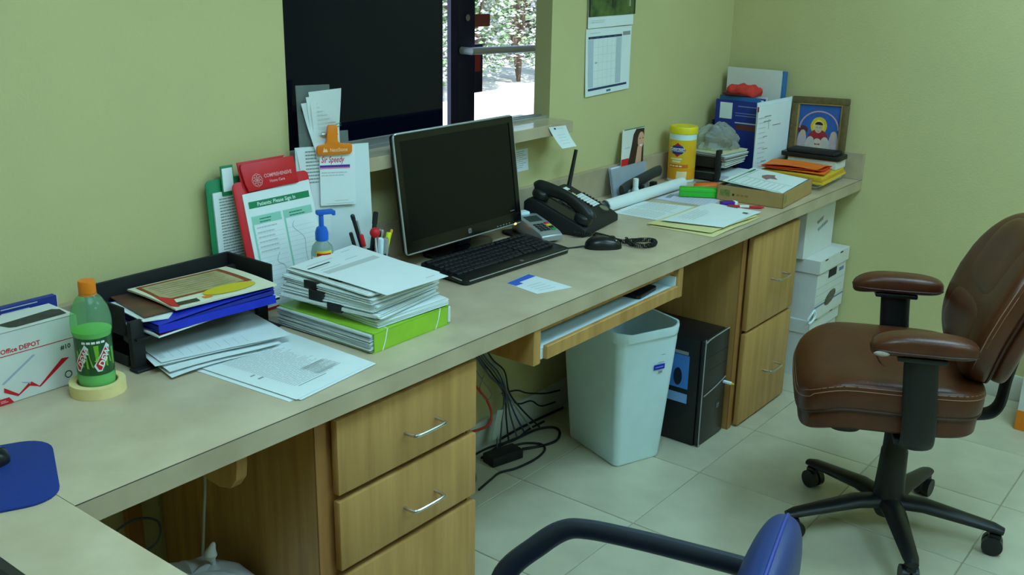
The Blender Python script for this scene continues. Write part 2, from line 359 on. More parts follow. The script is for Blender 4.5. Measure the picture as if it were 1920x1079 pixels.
G().b2((-.06, -1.45, 0), (-.042, -.66, H-.04), M=B2).obj('shade_panel', WOOD, rt, smooth=0)  # unseen panel, added to keep light from reaching under the main counter
G().b2((-.68, -1.45, 0), (-.06, -1.432, H-.04), M=B2).obj('end_panel', WOOD, rt, smooth=0)
def handle(parent, x, z, y, w=.098):
    p = smoothpath([(x-w/2, y, z), (x-w/2, y-.022, z), (x-w/2+.012, y-.033, z), (x+w/2-.012, y-.033, z), (x+w/2, y-.022, z), (x+w/2, y, z)], 5)
    G().tube(p, .0042, 10).obj('handle', CHROME, parent)
def cabinet(x0, x1, drawers, label, hxs):
    t = thing('drawer_cabinet', label, 'cabinet', ((x0+x1)/2, -.3, 0))
    T = Matrix.Translation((-(x0+x1)/2, .3, 0)); z1 = H-.042
    G().b2((x0, -.575, 0), (x0+.018, -.02, z1), M=T).b2((x1-.018, -.575, 0), (x1, -.02, z1), M=T).b2((x0+.018, -.04, 0.001), (x1-.018, -.021, z1-.001), M=T).b2((x0+.018, -.569, z1-.018), (x1-.018, -.04, z1-.001), M=T).b2((x0+.018, -.569, .001), (x1-.018, -.04, .02), M=T).obj('carcass', WOOD, t, smooth=0)
    G().b2((x0, -.58, 0), (x0+.028, -.5752, z1), M=T).b2((x1-.012, -.58, 0), (x1, -.5752, z1), M=T).b2((x0+.028, -.58, z1-.02), (x1-.012, -.5752, z1), M=T).b2((x0+.029, -.5742, .021), (x1-.019, -.5702, z1-.021), M=T).obj('face_frame', WOODE, t, smooth=0)
    for (za, zb), hx in zip(drawers, hxs):
        d = G().b2((x0+.04, -.60, za), (x1-.001, -.581, zb), .0035, 2, M=T).obj('drawer', WOOD, t)
        handle(d, hx-(x0+x1)/2, (za+zb)/2-.012, -.6+.3)
cabinet(.513, .985, [(.53, .697), (.355, .515), (.03, .338)], 'wooden cabinet with three drawers under the middle of the counter', (.795, .79, .79))
cabinet(2.391, 2.815, [(.362, .694), (.008, .35)], 'wooden file cabinet with two deep drawers beside the computer tower', (2.65, 2.655))
# keyboard drawer
kd = thing('keyboard_shelf', 'shallow wooden pull-out shelf unit with white shelf under the counter', 'shelf', (1.545, -.4, .72))
K = Matrix.Translation((-1.545, .4, -.72)); zt = H-.042
G().b2((1.178, -.618, .624), (1.206, -.1, zt), .002, 1, M=K).obj('side_rail', WOOD, kd)
G().b2((1.885, -.618, .624), (1.913, -.1, zt), .002, 1, M=K).obj('side_rail', WOOD, kd)
G().b2((1.206, -.6, zt-.02), (1.885, -.58, zt), M=K).obj('top_rail', WOOD, kd)
G().b2((1.212, -.612, .632), (1.879, -.15, .658), M=K).obj('shelf', WPLAS, kd, smooth=0)
G().b2((1.222, -.626, .632), (1.872, -.612, .668), .002, 1, M=K).obj('shelf_front', WOOD, kd)
for a, b in ((1.207, 1.2115), (1.8795, 1.884)): G().b2((a, -.61, .64), (b, -.15, .69), M=K).obj('slide', WPLAS, kd, smooth=0)
ph = tag(G().prism(rrect(.12, .065, .012), 0, .012, .002).obj('wallet', BLACK), 'small flat black case on the white drawer shelf', 'case'); ph.location = (1.765, -.555, .6585); ph.rotation_euler.z = .1
# bracket and cleat
br = G(); br.prism([(-.5, .718), (-.02, .718), (-.02, .66), (-.25, .61), (-.38, .572), (-.44, .566), (-.475, .575), (-.495, .6), (-.5, .63)], -.0, .027, .003, M=Matrix(((0, 0, 1, .385), (1, 0, 0, 0), (0, 1, 0, 0), (0, 0, 0, 1))))
tag(br.obj('support_bracket', WOOD), 'rounded wooden bracket holding up the counter left of the drawers', 'bracket')
tag(G().b2((.415, -.03, .0), (.455, -.013, .716), .002, 1).obj('wall_cleat', WOODE), 'narrow vertical wooden strip on the wall behind the bracket', 'wood strip')
# ================================================================== left part of the counter
# mouse pad and mouse
mp = tag(G().prism(rrect(.256, .24, .05), 0, .004, .001).obj('mouse_pad', mat('pad_blue', (22, 50, 128), .8, var=.08, vscale=300)), 'royal blue mouse pad with rounded corners over the counter seam', 'mouse pad')
mp.location = (-.07, -.43, H+.0002); mp.rotation_euler.z = D2R(-25)
def mouse(label, loc, rz, led=None):
    t = thing('computer_mouse', label, 'mouse', loc, rz)
    def fn(p):
        q = p.copy(); q.z = max(q.z, 0); q.z *= 1-.25*max(0, q.x/.055); q.x += 0; return q
    G().ell((0, 0, 0), (.056, .031, .036), .75, .8, 32, 18, fn=fn).obj('shell', mat('mouse_black', (24, 24, 27), .3), t)
    G().ell((.025, 0, .031), (.011, .004, .006), 1, 1, 12, 8).obj('wheel', BLACKM, t)
    G().b2((.012, -.0006, .0335), (.05, .0006, .0345), M=Matrix.Rotation(.28, 4, 'Y') @ Matrix.Translation((-.008, 0, .0))).obj('button_gap', BLACKM, t)
    if led: G().ell((.036, -.012, .0235), (.003, .0022, .003), 1, 1, 10, 6).obj('badge', CHROME, t)
    return t
mouse('black computer mouse on the blue mouse pad', (-.042, -.385, H+.0045), D2R(-20))
kb2 = thing('keyboard', 'black keyboard edge in the bottom left corner of the return counter', 'keyboard', (-.235, -.85, H))
G().prism(rrect(.165, .44, .01), 0.001, .02, .003).obj('body', BLACK, kb2)
for r in range(5):
    for c in range(14): G().box((.055-r*.024, -.19+c*.0285, .023), (.018, .024, .006), .001, 1).obj('key', BLACKM, kb2, smooth=0) if r == 0 else None
# envelope box
eb = thing('envelope_box', 'white envelope box with red chevron artwork against the wall', 'box', (.14, -.13, H))
E0 = Matrix.Translation((-.14, .13, -H))
G().b2((.0, -.18, H+.0003), (.272, -.078, H+.139), .0015, 1, M=E0).obj('carton', CARTON, eb, smooth=0)
F1 = E0 @ frame((0, -.18, H), (1, 0, 0), (0, 0, 1))
rects(F1, [(.002, .0935, .27, .095)], RED, eb, 'red_line')
g = G()
for a in ([(.115, .025), (.14, .010), (.143, .013), (.116, .034)], [(.14, .010), (.165, .024), (.163, .030), (.142, .014)], [(.163, .024), (.184, .016), (.168, .031)], [(.180, .0155), (.185, .0155), (.247, .057), (.232, .059)]):
    g.quad(*[F1 @ Vector((x, y, .0006)) for x, y in a]) if len(a) == 4 else g.bm.faces.new([g.bm.verts.new(F1 @ Vector((x, y, .0006))) for x, y in a])
g.obj('red_chevron', RED, eb, smooth=0)
g = G(); g.quad(*[F1 @ Vector((x, y, .0005)) for x, y in ((.112, .042), (.117, .040), (.182, .081), (.177, .083))]); g.quad(*[F1 @ Vector((x, y, .0005)) for x, y in ((.148, .036), (.168, .030), (.166, .028), (.152, .033))]); g.obj('grey_swoosh', mat('swoosh', (170, 178, 196), .7), eb, smooth=0)
text('Office DEPOT', .0128, F1 @ Matrix.Translation((.118, .099, .0006)), RED, eb, bold=.02)
text('#10', .013, F1 @ Matrix.Translation((.232, .076, .0006)), BLKPR, eb, bold=.02)
g = G(); g.prism([(0.09, .001), (.131, .001), (.123, .0135), (.09, .0135)], .0003, .0008, M=F1); g.obj('red_corner', RED, eb, smooth=0)
rects(F1, [(.106, .005, .12, .0065), (.106, .008, .116, .0095)], mat('pale_pink_print', (240, 170, 170), .7), eb, 'small_print', off=.0012)
G().lathe([(.006, 0), (.0075, 0), (.0075, .0003), (.006, .0003), (.006, 0)], 20, M=F1 @ Matrix.Translation((.242, .023, .0004))).obj('recycle_mark', BLKPR, eb)
rects(F1, [(0, .1385, .272, .1398)], GREYPR, eb, 'lid_edge')
F2 = E0 @ frame((0, -.18, H+.139), (1, 0, 0), (0, 1, 0))
g = G(); g.bm.faces.new([g.bm.verts.new(F2 @ Vector((x, y, .0006))) for x, y in ((.15, .02), (.16, .014), (.262, .018), (.266, .05), (.255, .062), (.17, .052), (.14, .05))]); g.obj('black_marker_stroke', mat('marker', (62, 62, 58), .7, var=.2, vscale=60), eb, smooth=0)
bb = thing('booklet', 'dark blue booklet standing behind the white envelope box', 'booklet', (.23, -.06, H))
G().b2((-.12, -.008, 0.0003), (.064, .008, .148)).obj('cover', NAVY, bb, smooth=0)
G().b2((-.119, -.006, .0006), (.066, .006, .147)).obj('pages', WHITE, bb, smooth=0)
lines(frame((0, -.008, 0), (1, 0, 0), (0, 0, 1)), -.05, .05, .13, .145, .008, .002, LPRINT, bb, words=False, rag=.5)
# tape roll and soda bottle
tr = thing('tape_roll', 'roll of cream masking tape lying under the green soda bottle', 'tape', (.2625, -.248, H))
G().lathe([(.0385, .0003), (.0515, .0003), (.0515, .023), (.0385, .023), (.0385, .0003)], 48).obj('tape', mat('masking_tape', (238, 214, 150), .7, var=.04, vscale=60), tr)
G().lathe([(.0365, .0005), (.0384, .0005), (.0384, .0228), (.0365, .0228), (.0365, .0005)], 40).obj('cardboard_core', KRAFT, tr)
bo = thing('soda_bottle', 'green plastic soda bottle with orange cap standing in a tape roll', 'bottle', (.2625, -.248, H))
PET = thin_glass('green_pet', (196, 240, 200), .22, .06)
SODA = mat('green_soda', (120, 205, 45), .15, var=.05)
prof = [(0, .004), (.02, .002), (.031, .003), (.0345, .012), (.0345, .035), (.0335, .045), (.0335, .115), (.0365, .125), (.0375, .14), (.0365, .155), (.032, .173), (.0225, .19), (.0155, .197), (.0140, .203)]
G().lathe(prof, 40).obj('bottle_body', PET, bo)
G().lathe([(0, .005), (.03, .005), (.0335, .013), (.0335, .035), (.0325, .045), (.0325, .114), (.0352, .125), (.0358, .128), (0, .128)], 40).obj('soda', SODA, bo)
G().lathe([(.0155, .2), (.0158, .201), (.0158, .221), (.0148, .224), (0, .224)], 32).obj('cap', ORANGE, bo)
G().lathe([(.0146, .196), (.0162, .196), (.0162, .199), (.0146, .199)], 32).obj('cap_ring', ORANGE, bo)
lab = G().lathe([(.0338, .044), (.0342, .0445), (.0342, .1175), (.0338, .118)], 40).obj('label', mat('label_green', (24, 58, 34), .4, vscale=90, col2=(38, 96, 40), stretch=(1, 1, .25)), bo)
# direction of the label's front: toward the camera, a little to the left
cd = math.atan2(-1.996+.248, -.692-.2625)
def wrap(ang, z, up=Vector((0, 0, 1))):
    n = Vector((math.cos(ang), math.sin(ang), 0)); ux = up.cross(n)
    return Matrix(((ux.x, 0, n.x, 0), (ux.y, 0, n.y, 0), (0, 1, 0, z), (0, 0, 0, 1)))
def patch(poly, ang, z, rad, m, parent, name):
    """polygon (x along the wall of a cylinder, y up) bent round radius rad"""
    g = G(); W = wrap(ang, z); t = bmesh.new(); f = t.faces.new([t.verts.new((x, y, 0)) for x, y in poly])
    bmesh.ops.triangulate(t, faces=t.faces[:]); bmesh.ops.subdivide_edges(t, edges=t.edges[:], cuts=3, use_grid_fill=True)
    for v in t.verts: a = v.co.x/rad; v.co = W @ Vector((rad*math.sin(a), v.co.y, rad*math.cos(a)))
    g._merge(t); return g.obj(name, m, parent)
for k in range(9):
    x = -.034+k*.009; s = random.uniform(.006, .02)
    patch([(x, .05+s), (x+.004, .048+s), (x+.001+random.uniform(-.008, .008), .085+s), (x-.003, .085+s)], cd, 0, .03435, mat('shard_lime', (120, 180, 50), .4), lab, 'shard')
for dx in (-.031, .010):
    patch([(dx-.007, .052), (dx+.001, .052), (dx+.021, .099), (dx+.014, .107), (dx-.013, .064)], cd, 0, .0350, WHITE, lab, 'logo_back')
    patch([(dx-.005, .056), (dx+.0, .055), (dx+.018, .096), (dx+.012, .1), (dx-.009, .066)], cd, 0, .0356, RED, lab, 'logo_red')
Rw = wrap(cd, 0)
def wraptext(body, size, x, y, rot, rad, ang, m, parent, name='lettering', bold=.0, z=0., shear=0):
    cu = bpy.data.curves.new('t', 'FONT'); cu.body = body; cu.size = size; cu.offset = bold*size; cu.resolution_u = 2; cu.shear = shear
    to = bpy.data.objects.new('t', cu); COL.objects.link(to); dg = bpy.context.evaluated_depsgraph_get(); dg.update()
    me = bpy.data.meshes.new_from_object(to.evaluated_get(dg)); bpy.data.objects.remove(to); bpy.data.curves.remove(cu)
    g = G(); g.bm.from_mesh(me); bpy.data.meshes.remove(me); W = wrap(ang, z); c, s = math.cos(rot), math.sin(rot)
    for v in g.bm.verts:
        px, py = x+v.co.x*c-v.co.y*s, y+v.co.x*s+v.co.y*c; a = px/rad; v.co = W @ Vector((rad*math.sin(a), py, rad*math.cos(a)))
    return g.obj(name, m, parent, smooth=0)
wraptext('DEW', .0165, .014, .059, D2R(62), .0362, cd, WHITE, lab, bold=.03, shear=.2)
wraptext('Mtn', .008, .003, .070, D2R(62), .0362, cd, mat('logo_green', (150, 210, 90), .5), lab, bold=.03, shear=.2)
wraptext('DEW', .0165, -.027, .059, D2R(62), .0362, cd, WHITE, lab, bold=.03, shear=.2)
for k in range(5): patch([(-.022+k*.009, .108), (-.015+k*.009, .108), (-.015+k*.009, .1125), (-.022+k*.009, .1125)], cd, 0, .0352, WHITE, lab, 'small_print')
# ---------------- two-tier letter tray with its contents
lt = thing('letter_tray', 'black two-tier letter tray heaped with papers by the soda bottle', 'letter tray', (.55, -.13, H))
L = Matrix.Translation((-.55, .13, -H)); x0, x1, y0, y1 = .36, .735, -.238, -.044
for (z, rim, nm) in ((H+.0005, .03, 'lower_tray'), (H+.066, .079, 'upper_tray')):
    g = G().b2((x0+.006, y0+.01, z), (x1-.006, y1, z+.004), M=L)
    g.b2((x0+.006, y1-.005, z), (x1-.006, y1, z+rim), .002, 1, M=L)
    g.b2((x1-.01, y0+(.03 if nm == 'upper_tray' else .12), z), (x1-.005, y1, z+rim), .002, 1, M=L); g.b2((x0+.005, y0+.05, z), (x0+.01, y1, z+rim*.8), .002, 1, M=L)
    g.obj(nm, BLACKM, lt)
for (a, b) in ((x0, y0+.02), (x1-.03, y0+.06), (x0, y1-.035), (x1-.03, y1-.035)):
    G().b2((a, b, H+.0002), (a+.03, b+.014, H+.105 if b < -.1 else H+.12), .003, 2, M=L).obj('post', BLACKM, lt)
G().b2((x0-.004, y0+.004, H+.0002), (x0+.056, y0+.034, H+.006), .002, 1, M=L).obj('foot', BLACKM, lt)
def paper(name, label, cat, c4, m=WHITE, th=.0006, lift=None, group=None, nx=8, ny=8):
    """a single sheet: object origin at its first corner"""
    o0 = Vector(c4[0]); t = thing(name, label, cat, tuple(o0), group=group)
    G().sheet([Vector(p)-o0 for p in c4], th, nx, ny, lift).obj('sheet', m, t, smooth=60)
    return t, frame((0, 0, th), Vector(c4[1])-o0, Vector(c4[3])-o0)
# lower tray: loose sheets that stick out at the front
for k in range(6):
    z = H+.006+k*.0028; dx, dy = random.uniform(-.014, .014), random.uniform(-.012, .012); a = -.05*k/6
    c = [(.385+dx, -.308+dy+.010*k, z), (.62+dx+.008*k, -.322+dy+a*.2, z), (.715, -.12+dy, z), (.44, -.05, z)]
    t, M = paper('paper_sheet', 'white printed sheet lying in the lower tray, ' + ['lowest of the pile', 'second lowest of the pile', 'middle of the pile', 'above the middle of the pile', 'second from the top of the pile', 'topmost with ruled columns'][k], 'paper', c, WHITE, .0005, (lambda u, v, k=k: .0022*k*(1-v)*abs(u-.3)+.003*math.sin(u*5)*(1-v)), 'sheets in the lower tray')
    if k == 5: rects(M, [(.03+.02*q, .012, .0306+.02*q, .05) for q in range(9)]+[(.004, .02+.007*q, .016, .0215+.007*q) for q in range(4)], GREYPR, t, off=.005)
# upper tray: white folder, blue folder, magazines
t, M = paper('paper_sheet', 'white sheet with a dark red edge at the bottom of the upper tray', 'paper', [(.394, -.262, .8345), (.70, -.262, .8345), (.70, -.05, .8345), (.394, -.05, .8345)], WHITE, .003, lambda u, v: .011*u*(1-v))
G().sheet([(.002, .002, .0032), (.13, .001, .0038), (.13, .04, .0035), (.01, .04, .0032)], .0005, 3, 3, lambda u, v: .006*u).obj('red_print', mat('maroon_print', (120, 36, 40), .6), t)
bf = thing('folder', 'bright blue plastic folder sagging in the upper tray', 'folder', (.40, -.255, .842))
def bl(u, v): return .016*u*(1-v)+.003*math.sin(u*3.1)
G().sheet([(0, -.0, 0), (.275, -.022, 0), (.30, .19, 0), (.0, .2, 0)], .0012, 10, 6, bl).obj('back_cover', BLUE, bf)
G().sheet([(0, -.0, .003), (.275, -.022, .0035), (.30, .19, .006), (.0, .2, .006)], .009, 10, 6, bl).obj('papers', mat('blue_wash', (30, 46, 150), .5), bf)
G().sheet([(0, -.002, .0155), (.275, -.024, .017), (.30, .19, .0165), (.0, .2, .0165)], .0012, 10, 6, bl).obj('front_cover', BLUE, bf)
G().sheet([(-.0015, -.003, 0), (.276, -.0255, 0.0), (.276, -.0235, .0175), (-.0015, -.001, .016)], .001, 10, 2, lambda u, v: 0).obj('edge', BLUE, bf)
t, M = paper('paper_sheet', 'thin white card sticking out at the left of the upper tray', 'paper', [(.385, -.225, .862), (.43, -.245, .862), (.60, -.10, .862), (.40, -.07, .862)], WHITE, .002)
t, M = paper('magazine', 'dark glossy magazine under the newspaper in the upper tray', 'magazine', [(.395, -.215, .866), (.60, -.235, .866), (.66, -.08, .866), (.42, -.05, .866)], mat('dark_magazine', (58, 52, 48), .35, vscale=25, col2=(120, 70, 50)), .003)
mag = thing('newspaper', 'folded newspaper page with tan panel and yellow oval on the upper tray', 'newspaper', (.455, -.235, .8705))
mc = [(0, 0, 0), (.222, -.05, .002), (.245, .16, .003), (.0, .175, .003)]
ml = lambda u, v: .010*u*(1-v)+.004*math.sin(v*2.5)
G().sheet(mc, .004, 10, 8, ml).obj('pages', mat('newsprint', (226, 222, 196), .8, var=.03), mag)
def onsheet(uv, c4, lift, off):
    A, B_, C, D_ = [Vector(p) for p in c4]; n = (B_-A).cross(D_-A).normalized()
    return [((A*(1-u)+B_*u)*(1-v)+(D_*(1-u)+C*u)*v)+n*(lift(u, v)+off) for u, v in uv]
def flatshape(uv, c4, lift, off, m, parent, name, fine=True):
    """printed shape following a curved sheet, from a uv polygon"""
    t = bmesh.new(); t.faces.new([t.verts.new((u, v, 0)) for u, v in uv]); bmesh.ops.triangulate(t, faces=t.faces[:]); bmesh.ops.subdivide_edges(t, edges=t.edges[:], cuts=3, use_grid_fill=True)
    for v in t.verts: v.co = onsheet([(v.co.x, v.co.y)], c4, lift, off)[0]
    g = G(); g._merge(t); return g.obj(name, m, parent)
flatshape([(.02, .28), (.9, .28), (.9, .96), (.06, .96)], mc, ml, .0046, mat('rust_print', (150, 70, 30), .7), mag, 'border_print')
flatshape([(.05, .32), (.84, .32), (.84, .9), (.09, .9)], mc, ml, .0051, mat('tan_print', (196, 176, 140), .7, vscale=30, col2=(170, 160, 110)), mag, 'panel_print')
flatshape([(.0, .1), (.05, .02), (.12, .3), (.03, .5)], mc, ml, .0052, RED, mag, 'red_print')
for k in range(7): flatshape([(.12, .38+.07*k), (.78-.03*(k % 3), .38+.07*k), (.78-.03*(k % 3), .395+.07*k), (.12, .395+.07*k)], mc, ml, .0056, mat('brown_newsprint', (160, 136, 100), .8), mag, 'column_print')
flatshape([(.62+.26*math.cos(a), .2+.13*math.sin(a)) for a in [k*math.pi/8 for k in range(16)]], mc, ml, .0056, mat('yellow_print', (214, 190, 40), .7), mag, 'yellow_oval')
flatshape([(.06, .06), (.26, .05), (.27, .15), (.07, .16)], mc, ml, .0052, mat('photo_print', (90, 66, 50), .6, vscale=80, col2=(30, 50, 40)), mag, 'small_photo')
flatshape([(.32, .08), (.4, .08), (.4, .15), (.32, .15)], mc, ml, .0052, ORANGE, mag, 'orange_print')
# ---------------- loose form on the counter
for k in range(3):
    z = H+.0004+k*.0012; d = [(-.012, .006), (.006, -.006), (0, 0)][k]
    c = [(.476+d[0], -.576+d[1], z), (.70+d[0], -.552+d[1], z), (.705+d[0], -.262+d[1], z), (.452+d[0], -.275+d[1], z)]
    t, M = paper('paper_form', 'white printed form on the counter in front of the green binder, ' + ['lowest of three', 'middle of three', 'uppermost with small print'][k], 'paper', c, WHITE, .0006, None, 'forms by the green binder', 4, 4)
    if k == 2:
        lines(M, .045, .19, .05, .255, .0062, .0024, LPRINT, t); rects(M, [(.05, .04, .13, .0425), (.03, .15, .042, .155), (.03, .128, .044, .134), (.15, .262, .175, .266)], GREYPR, t)
        lines(M, .12, .19, .055, .1, .0055, .003, LPRINT, t, rag=.05)
# ---------------- accordion binder and the clipped paper bundles
ab = thing('accordion_file', 'translucent accordion file with lime green covers held by elastic bands', 'file', (.865, -.36, H), D2R(1))
W, Dp = .25, .30
G().b2((-W/2, -Dp/2, .0003), (W/2, Dp/2, .0025)).b2((-W/2+.004, -Dp/2-.001, .003), (W/2-.008, -Dp/2+.002, .044)).b2((-W/2, -Dp/2, .0445), (W/2, Dp/2, .047)).obj('cover', LIME, ab, smooth=0)
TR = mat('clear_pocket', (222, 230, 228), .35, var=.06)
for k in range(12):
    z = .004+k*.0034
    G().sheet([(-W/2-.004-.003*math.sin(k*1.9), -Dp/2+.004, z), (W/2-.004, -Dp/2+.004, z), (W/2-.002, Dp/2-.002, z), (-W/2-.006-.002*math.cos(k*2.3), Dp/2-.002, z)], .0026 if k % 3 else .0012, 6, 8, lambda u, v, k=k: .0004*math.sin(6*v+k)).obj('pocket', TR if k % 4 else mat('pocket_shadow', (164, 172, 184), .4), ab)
G().b2((W/2-.003, -Dp/2+.0, .0035), (W/2+.006, Dp/2-.01, .043), .002, 1).obj('side_panel', TR, ab)
for x in (-.085, .088): G().tube([(x+.012, -Dp/2+.05, .0475), (x+.004, -Dp/2-.001, .047), (x-.004, -Dp/2-.0025, .024), (x-.012, -Dp/2-.001, .001)], .0013, 6).obj('elastic_band', WHITE, ab)
def binder_clip(parent, M):
    G().prism([(-.013, -.006), (.013, -.006), (.004, .018), (-.004, .018)], -.02, .02, .0005, M=M).obj('binder_clip', BLACKM, parent)
def bundle(label, x, y, z, rz, n, w=.216, d=.279, th=.0018, jit=.004, warp=.0, clip=None, m=WHITE, sag=.0):
    t = thing('paper_bundle', label, 'paper stack', (x, y, z), rz, 'paper bundles stacked on the accordion file')
    zz = 0.
    for k in range(n):
        dx, dy, a = random.uniform(-jit, jit), random.uniform(-jit, jit), random.uniform(-.02, .02)
        M = Matrix.Translation((dx, dy, zz)) @ Matrix.Rotation(a, 4, 'Z')
        c = [M @ Vector(p) for p in ((-w/2, -d/2, 0), (w/2, -d/2, 0), (w/2, d/2, 0), (-w/2, d/2, 0))]
        G().sheet(c, th*.86, 6, 8, lambda u, v: warp*math.sin(v*math.pi*1.3+.5)*(u-.2)+sag*u*(1-v)).obj('sheets', m if k % 3 else PAPER2, t, smooth=60)
        zz += th
    if clip: 
        for (cx, cy) in clip:
            binder_clip(t, Matrix.Translation((cx, cy, zz/2)) @ Matrix(((0, 1, 0, 0), (0, 0, 1, 0), (1, 0, 0, 0), (0, 0, 0, 1))) @ Matrix.Scale(max(.6, (zz+.008)/.026), 4, (1, 0, 0)))
    return t, zz
z = H+.0492
t, h = bundle('white paper bundle right on the green binder, lowest of the stack', .886, -.365, z, D2R(-3), 9, jit=.005, warp=.006); z += h+.0045
t, h = bundle('white paper bundle with black clip, second from the bottom of the stack', .858, -.352, z, D2R(8), 7, jit=.006, clip=[(-.108, -.02)], warp=.004); z += h+.003
t, h = bundle('white paper bundle with black clip in the middle of the stack', .86, -.352, z, D2R(5), 8, jit=.006, clip=[(-.108, .03)], warp=.004); z += h+.003
t, h = bundle('white paper bundle with black clip, upper of the clipped ones', .868, -.352, z, D2R(2), 7, jit=.006, clip=[(-.108, .05)], warp=.003); z += h+.002
t, h = bundle('white paper bundle with small black clip just under the top page', .874, -.352, z, D2R(-2), 6, jit=.005, clip=[(-.09, -.01)], warp=.002, th=.0014); z += h+.002
tc = [(.772, -.527, z), (.967, -.528, z-.002), (1.0, -.182, z+.001), (.775, -.214, z)]
tl = lambda u, v: .003*math.sin(v*3)*(1-u)+.0005
t, M = paper('paper_sheet', 'top page with a grey bar and small title on the paper stack', 'paper', tc, WHITE, .0008, tl)
o0 = Vector(tc[0]); tl4 = [Vector(p)-o0 for p in tc]
for (a, m_, nm) in (((.30, .10, .37, .93), LPRINT, 'grey_bar'), ((.155, .62, .175, .96), BLKPR, 'title_print'), ((.1, .5, .112, .9), LPRINT, 'fine_print'), ((.2, .7, .21, .95), LPRINT, 'fine_print'), ((.21, .25, .22, .45), LPRINT, 'fine_print'), ((.26, .6, .27, .9), LPRINT, 'fine_print'), ((.06, .15, .07, .3), LPRINT, 'fine_print'), ((.92, .1, .93, .25), LPRINT, 'fine_print')):
    s_, u0, e_, u1 = a   # s_/e_: distance from the back edge, u0..u1 from the right edge
    flatshape([(1-u1, 1-e_), (1-u0, 1-e_), (1-u0, 1-s_), (1-u1, 1-s_)], tl4, tl, .0013, m_, t, nm)
# ---------------- clipboards against the wall
def leaning(name, label, cat, x, yb, yt, zt, w, rz=0.):
    """empty at the foot, frame M with x along the wall and y up the leaning face"""
    t = thing(name, label, cat, (x, yb, H+.001)); d = Vector((0, yt-yb, zt-H))
    return t, frame((0, 0, 0), (math.cos(rz), math.sin(rz), 0), d), d.length
gc, M, hh = leaning('clipboard', 'green clipboard with papers behind the red one', 'clipboard', .81, -.040, -.022, 1.072, .23)
G().prism(rrect(.228, hh, .012, 5, 0, hh/2), 0, .003, .0008, M=M).obj('board', GREEN, gc)
G().b2((-.1, .01, .0032), (.1, hh-.03, .0075), M=M).obj('papers', WHITE, gc, smooth=0)
lines(M, -.085, -.02, .05, hh-.045, .007, .003, GREYPR, gc, off=.008, rag=.1)
G().b2((-.075, hh-.04, .008), (-.04, hh+.03, .011), .001, M=M).obj('clip', GREEN, gc)
G().b2((-.072, hh-.03, .0112), (-.043, hh+.024, .0118), M=M).obj('clip_label', WHITE, gc, smooth=0)
rc, M, hh = leaning('clipboard', 'red clipboard holding the patient sign-in sheet', 'clipboard', .862, -.118, -.05, 1.063, .23)
G().prism(rrect(.228, hh, .014, 5, 0, hh/2), 0, .004, .001, M=M).obj('board', RED, rc)
G().b2((-.112, .004, -.003), (.112, hh-.012, -.0005), M=M).obj('backing', mat('beige_board', (206, 186, 150), .7), rc, smooth=0)
sx0, sx1 = -.094, .118
G().sheet([M @ Vector((sx0, .006, .0045)), M @ Vector((sx1, .006, .0045)), M @ Vector((sx1-.008, hh-.024, .0045)), M @ Vector((sx0, hh-.03, .0045))], .002, 4, 4).obj('sign_in_sheet', WHITE, rc, smooth=0)
FM = M @ Matrix.Translation((0, 0, .0066))
st = rc.children[-1]
rects(FM, [(-.082, hh-.066, .102, hh-.05)], mat('print_green', (22, 130, 80), .7), st, 'green_banner')
text('Patients: Please Sign In', .0128, FM @ Matrix.Translation((-.058, hh-.0625, .0009)), WHITE, st, bold=.012, sx=1.0)
MINT = mat('print_mint', (150, 206, 184), .7)
rects(FM, [(-.082, hh-.105, .006, hh-.085), (.012, hh-.105, .102, hh-.085)], MINT, st, 'column_header')
rects(FM, [(-.083, .012, -.078, hh-.105), (.012, .012, .017, hh-.105)], MINT, st, 'column_rule')
rects(FM, [(-.082, y, .006, y+.0006) for y in [.02+.0115*k for k in range(15)]]+[(.012, y, .102, y+.0006) for y in [.02+.0115*k for k in range(15)]], LPRINT, st, 'row_lines')
lines(FM, -.072, -.012, hh-.17, hh-.112, .0115, .0035, LPRINT, st, 'handwriting'); lines(FM, -.06, -.025, hh-.1, hh-.092, .007, .003, mat('green_dark_print', (60, 130, 100), .7), st, off=.0009); lines(FM, .03, .08, hh-.1, hh-.092, .007, .003, MATS['green_dark_print'], st, off=.0009)
G().tube([FM @ Vector(p) for p in smoothpath([(-.02, .13, .0008), (-.03, .11, .0008), (-.012, .095, .0008), (-.012, .07, .0008), (-.02, .02, .0008)])], .0004, 4).obj('pen_line', GREYPR, st)
G().tube([FM @ Vector(p) for p in smoothpath([(.04, hh-.115, .0008), (.035, hh-.13, .0008), (.062, hh-.16, .0008), (.06, hh-.2, .0008), (.066, .02, .0008)])], .0004, 4).obj('pen_line', GREYPR, st)
CM = M @ Matrix.Translation((-.005, hh-.026, .0085)) @ Matrix.Rotation(-.02, 4, 'X')
cl = G().prism([(-.072, 0), (.078, 0), (.078, .066), (-.078, .066), (-.082, .058), (-.078, .02)], 0, .004, .001, M=CM).obj('clip', RED, rc)
G().prism([(-.083, .01), (-.01, .01), (.058, .071), (-.083, .071)], -.008, -.004, .001, M=CM).obj('clip_back', RED, rc)
CT = mat('clip_print', (240, 170, 170), .6)
text('COMPREHENSIVE', .0118, CM @ Matrix.Translation((-.022, .026, .0048)), CT, cl, bold=.015, sx=.92)
text('Home Care', .0095, CM @ Matrix.Translation((-.008, .013, .0048)), CT, cl, bold=.015)
for k in range(8):
    a = k*math.pi/4; G().tube([CM @ Vector((-.043+.008*math.cos(a)+q*.0075*math.cos(b), .023+.008*math.sin(a)+q*.0075*math.sin(b), .0048)) for q in (1,) for b in [j*math.pi/6 for j in range(13)]], .0006, 4).obj('rosette', CT, cl)
